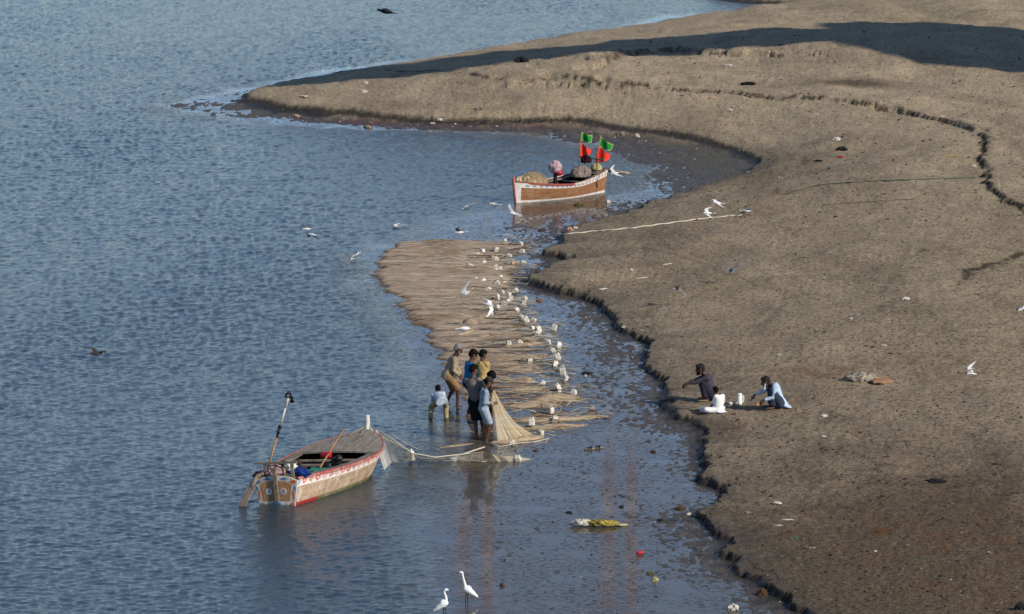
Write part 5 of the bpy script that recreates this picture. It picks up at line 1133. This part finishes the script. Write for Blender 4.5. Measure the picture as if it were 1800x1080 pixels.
# ------------------------------------------------------------------ tea things on the bank
WPL = simple("white_enamel", lin(236, 236, 232), .3, .05, 6, .5)
p = at(1300, 711); o = empty("thermos_flask", p, "tall white thermos flask with side handle standing beside the cups", "flask")
bm = bmesh.new(); loft(bm, [((0, 0, z), V((r, 0, 0)), V((0, r, 0))) for z, r in ((0, .058), (.01, .064), (.03, .066), (.20, .066), (.215, .060))], 20); link("body", bm, WPL, o)
bm = bmesh.new(); loft(bm, [((0, 0, z), V((r, 0, 0)), V((0, r, 0))) for z, r in ((.216, .056), (.24, .060), (.265, .054), (.275, .030))], 20); link("lid", bm, WPL, o)
bm = bmesh.new(); tube(bm, [(.060, 0, .225), (.098, 0, .205), (.102, 0, .12), (.094, 0, .06), (.062, 0, .045)], .012, 8); link("handle", bm, WPL, o)
for px, py, lb, gl in ((1284, 712, "white teacup standing at the far side of the glass from the flask", 0), (1289.5, 711, "small clear tea glass between two white cups", 1), (1296.5, 713, "white teacup touching the foot of the thermos flask", 0)):
    p = at(px, py); o = empty("tea_glass" if gl else "teacup", p, lb, "glass" if gl else "cup", "tea cups by the flask")
    bm = bmesh.new(); pr = ((0, .022), (.012, .026), (.05, .036), (.062, .039), (.062, .035), (.015, .022)); loft(bm, [((0, 0, z), V((r, 0, 0)), V((0, r, 0))) for z, r in pr], 18)
    gm = simple("tea_glass_material", lin(170, 168, 158), .1, .1, 5, .6) if gl else WPL
    link("bowl", bm, gm, o)
    if not gl: bm = bmesh.new(); tube(bm, [(.036, 0, .05), (.058, 0, .045), (.056, 0, .022), (.03, 0, .016)], .006, 6); link("handle", bm, WPL, o)
def small(name, label, cat, px, py, r, mat, **kw):
    p = at(px, py); o = lump(name, p + V((0, 0, r[2] * .22)), r, mat, None, **kw); o.rotation_euler = (0, 0, kw.get('seed', 1) * .37); o.rotation_euler[2] *= .3; o.data.polygons.foreach_set('use_smooth', np.zeros(len(o.data.polygons), bool)); return tag(o, label, cat)
small("bread_piece", "round orange-brown piece of bread held low beside the old man's fingers", "bread", 1332, 713, (.045, .03, .05), simple("crust", lin(206, 140, 84)), sub=3, seed=3, flat=False)
small("red_cloth", "dark red cloth lying behind the white-bearded man", "cloth", 1384, 716, (.10, .12, .025), cloth("dark_red_cloth", lin(150, 22, 34)), seed=12)

# ------------------------------------------------------------------ litter, stones, ropes
LW = simple("dirty_white_plastic", lin(208, 200, 186), .7, .3, 14); LG = simple("grey_stone", lin(138, 128, 114), .9, .3, 9, .1, .5); LB = simple("brown_clod", lin(84, 66, 50), .95, .35, 9, .1, .6); LK = simple("black_rubbish", lin(26, 26, 25), .8, .3, 9)
LR = simple("red_plastic", lin(190, 40, 38), .5, .2); LT = simple("tan_stone", lin(160, 142, 118), .9, .25, 9, .1, .5); LP = simple("peach_scrap", lin(180, 146, 122), .8, .2); LY = simple("yellow_plastic", lin(170, 148, 40), .5, .3); LTe = simple("teal_plastic", lin(60, 122, 112), .5, .2); LGr = simple("mossy_stone", lin(92, 90, 58), .9, .3, 9, .1, .5)
o = tag(lump("crumpled_sack", at(1512, 669) + V((0, 0, .03)), (.44, .42, .15), simple("grey_white_sack", lin(184, 172, 152), .9, .35, 6, .1, .4, lin(96, 88, 78)), None, .30, 5, 33, 3.2), "crumpled dirty white sack lying flat on the dry mud beside the orange slab", "sack")
bm = bmesh.new(); box(bm, (0, 0, .04), (.52, .50, .06), None, 0, .012)
bmesh.ops.subdivide_edges(bm, edges=bm.edges[:], cuts=3, use_grid_fill=True)
for v in bm.verts: v.co += V((0, 0, .05 * (vnoise(np.array([v.co.x * 6 + 3]), np.array([v.co.y * 6]), 4)[0] - .4)))
o = link("slab", bm, simple("orange_tan_foam", lin(164, 130, 98), .9, .35, 6, .1, .4)); o.location = at(1546, 672); o.rotation_euler = (.06, .04, .28); tag(o, "broken orange-tan foam slab leaning on the dirty white sack", "slab")
ITEMS = [
 ("stone", "pale flat stone lying alone on dry mud below the dark crack", "stone", 1592, 526, (.16, .12, .06), LW), ("stone", "tiny tan pebble just beside the pale flat stone", "stone", 1613, 525, (.05, .05, .04), LT),
 ("stone", "small brown stone on dry mud left of the white wrapper", "stone", 1454, 583, (.08, .08, .05), LG), ("wrapper", "white wrapper crumpled on dry mud near a brown stone", "wrapper", 1496, 561, (.08, .06, .04), LW),
 ("carton", "flat white carton on the dry mud above the sack and slab", "carton", 1554, 608, (.13, .10, .03), LW), ("stone", "grey double stone between the white carton and the sack", "stone", 1568, 622, (.12, .08, .05), LG),
 ("wrapper", "small white scrap on the mud above the bearded man's head", "wrapper", 1370, 625, (.05, .05, .03), LW), ("wrapper", "cream scrap close above the squatting bearded man", "wrapper", 1357, 642, (.05, .05, .04), LP),
 ("bottle_scrap", "white twisted plastic scrap to the right of the bearded man", "plastic scrap", 1449, 733, (.07, .10, .06), LW), ("wrapper", "oval white scrap on the mud below the twisted plastic scrap", "wrapper", 1448, 768, (.07, .06, .03), LW),
 ("wrapper", "faint tan scrap on the mud just below the bearded man", "wrapper", 1347, 738, (.13, .05, .02), LT), ("wrapper", "white bow-shaped wrapper on the dark lower bank", "wrapper", 1366, 886, (.12, .08, .06), LW), ("shard", "peach-coloured shard on the bank near the stepped edge", "shard", 1316, 903, (.07, .05, .05), LP),
 ("mat", "black rubbery mat flat on the lower dark mud", "mat", 1645, 847, (.30, .22, .05), LK), ("tray", "grey shallow tray on the lower dark mud", "tray", 1424, 964, (.14, .10, .03), LG), ("bag_scrap", "teal plastic scrap on the lower dark mud", "plastic scrap", 1400, 948, (.05, .05, .04), LTe),
 ("strip", "long white strip on the lower mud below the bow-shaped wrapper", "plastic strip", 1384, 914, (.16, .05, .015), LW), ("strip", "fainter white strip nearer the water, under the longer strip", "plastic strip", 1370, 924, (.12, .05, .012), LW),
 ("rock", "dark pointed rock at the bottom corner of the bank", "rock", 1791, 1072, (.12, .12, .14), LK), ("rock", "round brown rock under the stepped bank edge by the water", "rock", 1340, 1046, (.14, .12, .12), LB), ("paper", "crumpled white paper standing in the mud near the round brown rock", "paper", 1289, 1072, (.14, .12, .12), LW),
 ("stone", "mossy green stone in the wet mud below the red can", "stone", 1143, 1009, (.09, .07, .05), LGr), ("bag_scrap", "yellowish crumpled bag in the wet mud under the mossy stone", "plastic bag", 1151, 1021, (.08, .07, .07), simple("yellow_grey", lin(176, 164, 116), .8, .3, 9)), ("ball", "tan round ball at the edge of the net's longest tongues", "ball", 1040, 719, (.085, .085, .08), LT),
 ("stone", "brown round stone in the mud near the two egrets", "stone", 882, 1031, (.065, .06, .065), LB), ("clod", "reddish-brown clod in the mud by the stepped bank", "clod", 1196, 895, (.17, .12, .05), LB), ("wrapper", "white scrap in wet mud close to the reddish-brown clod", "wrapper", 1211, 905, (.06, .05, .05), LW),
 ("stick_bundle", "dark twig heap in wet mud right of the yellow-white bag", "twigs", 1160, 916, (.10, .07, .05), LK), ("clod", "black clod in shallow mud just above the yellow-white bag", "clod", 1092, 892, (.09, .06, .04), LK), ("clod", "dark flat clod between the net's end and the bag", "clod", 1000, 902, (.12, .08, .03), LK),
 ("wood_scrap", "brown wood scrap in the mud below the lone upright float", "wood", 941, 793, (.10, .07, .03), LB), ("crab_shell", "reddish scrap in mud right of the floats at the bank corner", "scrap", 948, 530, (.11, .09, .06), simple("red_brown", lin(140, 82, 66))), ("rubbish", "brown-black rubbish patch in the mud right of the tilted float", "rubbish", 1030, 657, (.22, .16, .04), LK), ("stone", "white stone on the brown-black rubbish patch", "stone", 1029, 662, (.05, .05, .05), LW),
 ("clod", "dark heap of mud near the sandals", "clod", 1148, 795, (.12, .08, .04), LB), ("wrapper", "pinkish scrap at the water's edge beside the scarp", "wrapper", 1111, 629, (.05, .05, .03), LP), ("wrapper", "pale scrap on the bank lip above the squatting man", "wrapper", 1128, 581, (.10, .06, .02), LW), ("wrapper", "white scrap on the dark scarp edge", "wrapper", 1096, 576, (.08, .07, .04), LW),
 ("rubbish", "white and black litter heap on the slope above the red scrap", "rubbish", 1470, 247, (.20, .18, .12), LW), ("rubbish", "black domed lump on the slope under the white litter heap", "rubbish", 1480, 264, (.26, .20, .14), LK), ("wrapper", "bright red scrap on the slope under the black lump", "wrapper", 1477, 277, (.16, .10, .05), LR), ("rubbish", "black flat rubbish left of the red scrap", "rubbish", 1438, 284, (.22, .14, .06), LK),
 ("block", "tan block on the slope beside the bay", "stone", 1370, 314, (.14, .12, .08), LT), ("stick", "yellowish stick on the dry mud near the broken crack", "stick", 1670, 276, (.42, .05, .03), LY), ("wrapper", "white scrap near the yellowish stick", "wrapper", 1712, 293, (.10, .09, .06), LW), ("rubbish", "dark object on the upper flat below the long crack", "rubbish", 1315, 149, (.34, .26, .12), LK), ("wrapper", "pale wrapper on the far upper mud", "wrapper", 1280, 116, (.20, .16, .08), LW), ("wrapper", "white scrap beside the long crack", "wrapper", 1282, 194, (.14, .12, .08), LW), ("wrapper", "pinkish scrap on the upper slope left of the crack", "wrapper", 1252, 173, (.18, .14, .08), LP),
 ("wrapper", "white flattened cup on the bank point near the scarp", "wrapper", 1061, 509, (.16, .08, .04), LW), ("wrapper", "tan scrap on the bank point", "wrapper", 1040, 494, (.09, .07, .04), LP), ("strip", "long pale strip across the bank point", "plastic strip", 1128, 489, (.22, .05, .02), LW), ("strip", "white strip higher up the bank under the rope", "plastic strip", 1173, 465, (.22, .06, .02), LW), ("wrapper", "small white scrap beyond the pale strips", "wrapper", 1110, 476, (.06, .05, .05), LW),
 ("stone", "orange-brown stone at the mud edge where the rope begins", "stone", 1002, 405, (.12, .10, .10), LP), ("wrapper", "white scrap beside the orange-brown stone at the rope's start", "wrapper", 1011, 402, (.09, .08, .07), LW), ("rubbish", "mossy litter heap in the shallows before the flagged boat", "rubbish", 1017, 361, (.32, .22, .08), LGr), ("wrapper", "white scrap standing in shallows right of the flagged boat's reflection", "wrapper", 1069, 357, (.10, .08, .10), LW), ("rubbish", "dark mud lump in the shallows near the rope's start", "rubbish", 953, 405, (.24, .16, .06), LB), ("wrapper", "white bag scrap at the foot of the bay's bank", "wrapper", 1120, 241, (.16, .12, .12), LW), ("stone", "tan stone at the foot of the bay's bank", "stone", 1095, 238, (.14, .12, .16), LT),
 ("block", "white block on the spit", "stone", 641, 163, (.20, .18, .10), LW), ("wrapper", "white scrap on the spit behind the white block", "wrapper", 643, 147, (.15, .15, .08), LW), ("strip", "pale strip on the spit near its tip", "plastic strip", 536, 170, (.42, .20, .05), LW), ("block", "tan block at the middle of the spit", "stone", 843, 193, (.22, .16, .12), LT), ("stone", "tan boulder at the spit's waterline", "stone", 648, 225, (.26, .18, .10), LT), ("wrapper", "white scrap on the spit beach below the tan block", "wrapper", 772, 212, (.18, .12, .10), LW), ("wrapper", "small white scrap on the spit beach beside a bigger one", "wrapper", 760, 218, (.12, .10, .06), LW), ("stone", "reddish stone on the spit's beach", "stone", 522, 206, (.20, .14, .10), LP), ("bush", "dark low bush on the far crest of the spit", "bush", 918, 109, (.34, .30, .22), LK)]
for k, (nm_, lb, cat, px, py, r, mt) in enumerate(ITEMS): small(nm_, lb, cat, px, py, (r[0] * .85, r[1] * .8, r[2] * .8), mt, seed=40 + k, sub=2, amp=.42, freq=6)
# floating plastic bag, sandals, can
p = at(1048, 925); o = empty("plastic_bag", p, "long crumpled yellow and white plastic bag lying in the wet mud", "plastic bag")
lump("white_end", V((-.32, 0, .05)), (.22, .13, .10), simple("grey_white_film", lin(196, 192, 178), .4, .3, 9, .5), o, .35, 4, 71, 5); lump("yellow_end", V((.10, .0, .05)), (.36, .14, .09), simple("yellow_film", lin(158, 140, 36), .4, .4, 9, .5, 0, lin(90, 84, 40)), o, .35, 4, 72, 5); lump("torn_tail", V((.48, .02, .02)), (.20, .08, .03), simple("pale_film", lin(176, 170, 130), .5, .3), o, .35, 3, 73, 5)
for k, (px, lb) in enumerate(((1036, "dark worn sandal lying in the mud, the lower of the pair"), (1051, "dark worn sandal lying in the mud, the upper of the pair"))):
    p = at(px, 791 - 2 * k); o = empty("sandal", p, lb, "sandal", "pair of sandals left in the mud", .3); bm = bmesh.new(); loft(bm, [((x, 0, .02), V((0, w_, 0)), V((0, 0, .018))) for x, w_ in ((-.13, .025), (-.09, .042), (0, .036), (.08, .048), (.13, .025))], 12); link("sole", bm, LG, o)
    bm = bmesh.new(); tube(bm, [(.02, -.045, .03), (.05, 0, .075), (.02, .045, .03)], .018, 6); tube(bm, [(-.04, -.04, .03), (-.03, 0, .07), (-.04, .04, .03)], .014, 6); link("strap", bm, LK, o)
p = at(1125, 975); o = empty("drink_can", p, "small red can lying in the wet mud", "can", None, .3); bm = bmesh.new(); loft(bm, [((x, 0, .04), V((0, r, 0)), V((0, 0, r))) for x, r in ((-.075, .026), (-.065, .034), (.065, .034), (.075, .026))], 14); link("body", bm, LR, o); bm = bmesh.new(); loft(bm, [((x, 0, .04), V((0, r, 0)), V((0, 0, r))) for x, r in ((.076, .024), (.080, .024))], 14); link("lid", bm, STEEL, o)
def ground_rope(name, px, r, mat, label):
    pts = []
    for (a, b) in zip(px, px[1:]):
        for q in range(10):
            x, y = a[0] + (b[0] - a[0]) * q / 10, a[1] + (b[1] - a[1]) * q / 10; pts.append(at(x, y + .5 * math.sin(x * .21)) + V((0, 0, r * .8)))
    bm = bmesh.new(); c = pts[0].copy(); tube(bm, [p - c for p in pts], r, 6); o = link(name, bm, mat); o.location = c; tag(o, label, "rope")
ground_rope("rope", [(980, 414), (1040, 408), (1110, 402), (1170, 394), (1230, 386), (1312, 378)], .022, simple("white_cord", lin(206, 196, 176)), "white rope stretched along the bank below the terns")
ground_rope("rope", [(1382, 341), (1440, 326), (1520, 320), (1600, 317), (1726, 313)], .020, simple("dark_green_cord", lin(74, 88, 66)), "thin dark green rope lying across the slope above the white rope")
ground_rope("rope", [(1445, 361), (1520, 356), (1620, 350)], .012, simple("dull_cord", lin(92, 84, 70)), "thin dull cord lying just below the green rope")
# countless small scraps along the shore and on the mud: nobody could count them
def scraps(name, n, seed, region, mats, rmin, rmax, keepf):
    rg = random.Random(seed); bm = bmesh.new(); c = 0; k = 0
    xs = []; 
    while c < n and k < n * 30:
        k += 1; x0, y0, x1, y1 = rg.choice(region); px, py = rg.uniform(x0, x1), rg.uniform(y0, y1); xs.append(atz(px, py, .2)); c += 1
    P = np.array(xs); z, dB, dW, s, st, n1, n2 = terrain(P[:, 0], P[:, 1], True)
    for (x, y, _), zz, a, b in zip(P, z, dB, dW):
        if not keepf(a, b, rg): continue
        r = rmin + (rmax - rmin) * rg.random() ** 2.5; far_ = max(1, y / 120); r *= far_
        ball(bm, (x, y, max(zz, 0) + r * .15), (r * rg.uniform(.8, 2.0), r * rg.uniform(.7, 1.2), r * rg.uniform(.3, .8)), 1, Matrix.Rotation(rg.uniform(0, 3), 3, 'Z'), rg.randrange(len(mats)))
    for v in bm.verts: v.co += V((rg.uniform(-1, 1), rg.uniform(-1, 1), rg.uniform(-1, 1))) * rmin * .35
    o = link(name, bm, mats, None, False); o["kind"] = "stuff"; o["label"] = "tiny scraps and pebbles strewn over the mud"
scraps("litter", 520, 5, [(950, 200, 1800, 1075), (420, 140, 1100, 230), (430, 205, 1100, 236), (430, 205, 1100, 236), (1080, 225, 1330, 310), (1000, 240, 1330, 300)], [LW, LT, LP, LG, LW, LB], .009, .032, lambda a, b, g_: b > 0)
scraps("mud_lumps", 700, 6, [(850, 430, 1300, 1075), (830, 760, 1320, 1075), (850, 330, 1300, 420), (430, 190, 1150, 232)], [LB, LK, simple("wet_mud_lump", lin(52, 45, 38), .5, .3, 9, .3)], .008, .026, lambda a, b, g_: a < .1 and b > .5)
scraps("clods", 2600, 8, [(980, 400, 1800, 1075), (1250, 700, 1800, 1075), (1100, 100, 1800, 420)], [LB, simple("dry_clod", lin(112, 94, 74), .95, .3, 9), simple("dark_clod", lin(56, 47, 39), .95, .3, 9)], .012, .045, lambda a, b, g_: a > .1)

# ------------------------------------------------------------------ unseen bridge (placed by its shadow over the spit; ramp slab added for the wide shadow) and the red and white masts mirrored in the shallows
CONC = simple("bridge_concrete", lin(132, 128, 122), .9, .2, 2)
bh = 30.0; off = V((sdir.x, sdir.y)) * (bh / sdir.z)
def over(px, py): q = at(px, py); k = (bh - q.z) / sdir.z; return V((q.x + sdir.x * k, q.y + sdir.y * k, bh))
s0, s1 = over(430, 160), over(1490, 52); dr = (s1 - s0).normalized()
bridge = empty("bridge", (s0.x, s0.y, 0), "concrete road bridge crossing above the spit on broad piers", "bridge"); Bq = V((s0.x, s0.y, 0))
wid = 6.5; nr_ = dr.cross(V((0, 0, 1)))
bm = bmesh.new(); bar(bm, s0 + dr * 1.0 - Bq, s1 - Bq, wid, 1.0); link("deck", bm, CONC, bridge, False)
for k in (1, -1):
    bm = bmesh.new(); bar(bm, s0 + dr * 1.0 + nr_ * k * (wid / 2 - .2) + V((0, 0, 1.0)) - Bq, s1 + nr_ * k * (wid / 2 - .2) + V((0, 0, 1.0)) - Bq, .25, .98); link("parapet", bm, CONC, bridge, False)
ap = [over(*q) for q in ((1462, 41), (1470, 70), (1489, 75), (1530, 82), (1575, 94), (1610, 106), (1640, 114), (1700, 118), (1800, 122), (1950, 128), (1990, 60), (1800, 55), (1667, 41))]
bm = bmesh.new(); va = [bm.verts.new(p - Bq + V((0, 0, .45))) for p in ap]; vb = [bm.verts.new(p - Bq - V((0, 0, .9))) for p in ap]; bm.faces.new(va); bm.faces.new(vb[::-1])
for i in range(len(ap)): bm.faces.new((va[i], va[(i + 1) % len(ap)], vb[(i + 1) % len(ap)], vb[i]))
link("ramp", bm, CONC, bridge, False)  # added slab out of view, outlined to cast the wide shadow on the bank
for q in ((1935, 112), (1960, 72)):
    c = over(*q); bm = bmesh.new(); loft(bm, [(V((c.x, c.y, z)) - Bq, V((a, 0, 0)), V((0, a, 0))) for z, a in ((-2, 1.5), (27.0, 1.3), (29.0, 2.0))], 20); link("pier", bm, CONC, bridge)
MR = simple("mast_red_paint", lin(140, 24, 24), .7, .1); MW = simple("mast_white_paint", lin(206, 200, 196), .6, .1)
for px, lb in ((835, "tall red and white banded twin-leg mast, the one mirrored beside the egrets"), (1091, "tall red and white banded twin-leg mast, the one mirrored near the plastic bag")):
    d = ray(px, 540); D = 420.0; X0 = d[0] / d[1] * D; o = empty("radio_mast", (X0, D, 0), lb, "mast", "banded masts beyond the far bank")
    for k in (1, -1):
        bm = bmesh.new(); zz = 0.0; j = 0
        tube(bm, [(k * 1.17, 0, 0), (k * 1.17, 0, 61)], .14, 6, True, 1); zz = 60.8
        while zz < 74:
            h_ = 3.2; bmx = box(bm, (k * 1.17, 0, zz + h_ / 2), (1.05 if k < 0 else 1.15, 1.0, h_), None, j % 2); zz += h_; j += 1
        link("leg", bm, [MR, MW], o, False)
    bm = bmesh.new()
    for z in (12, 30, 48, 73.5): box(bm, (0, 0, z), (2.6, .2, .2))
    link("brace", bm, MR, o, False)
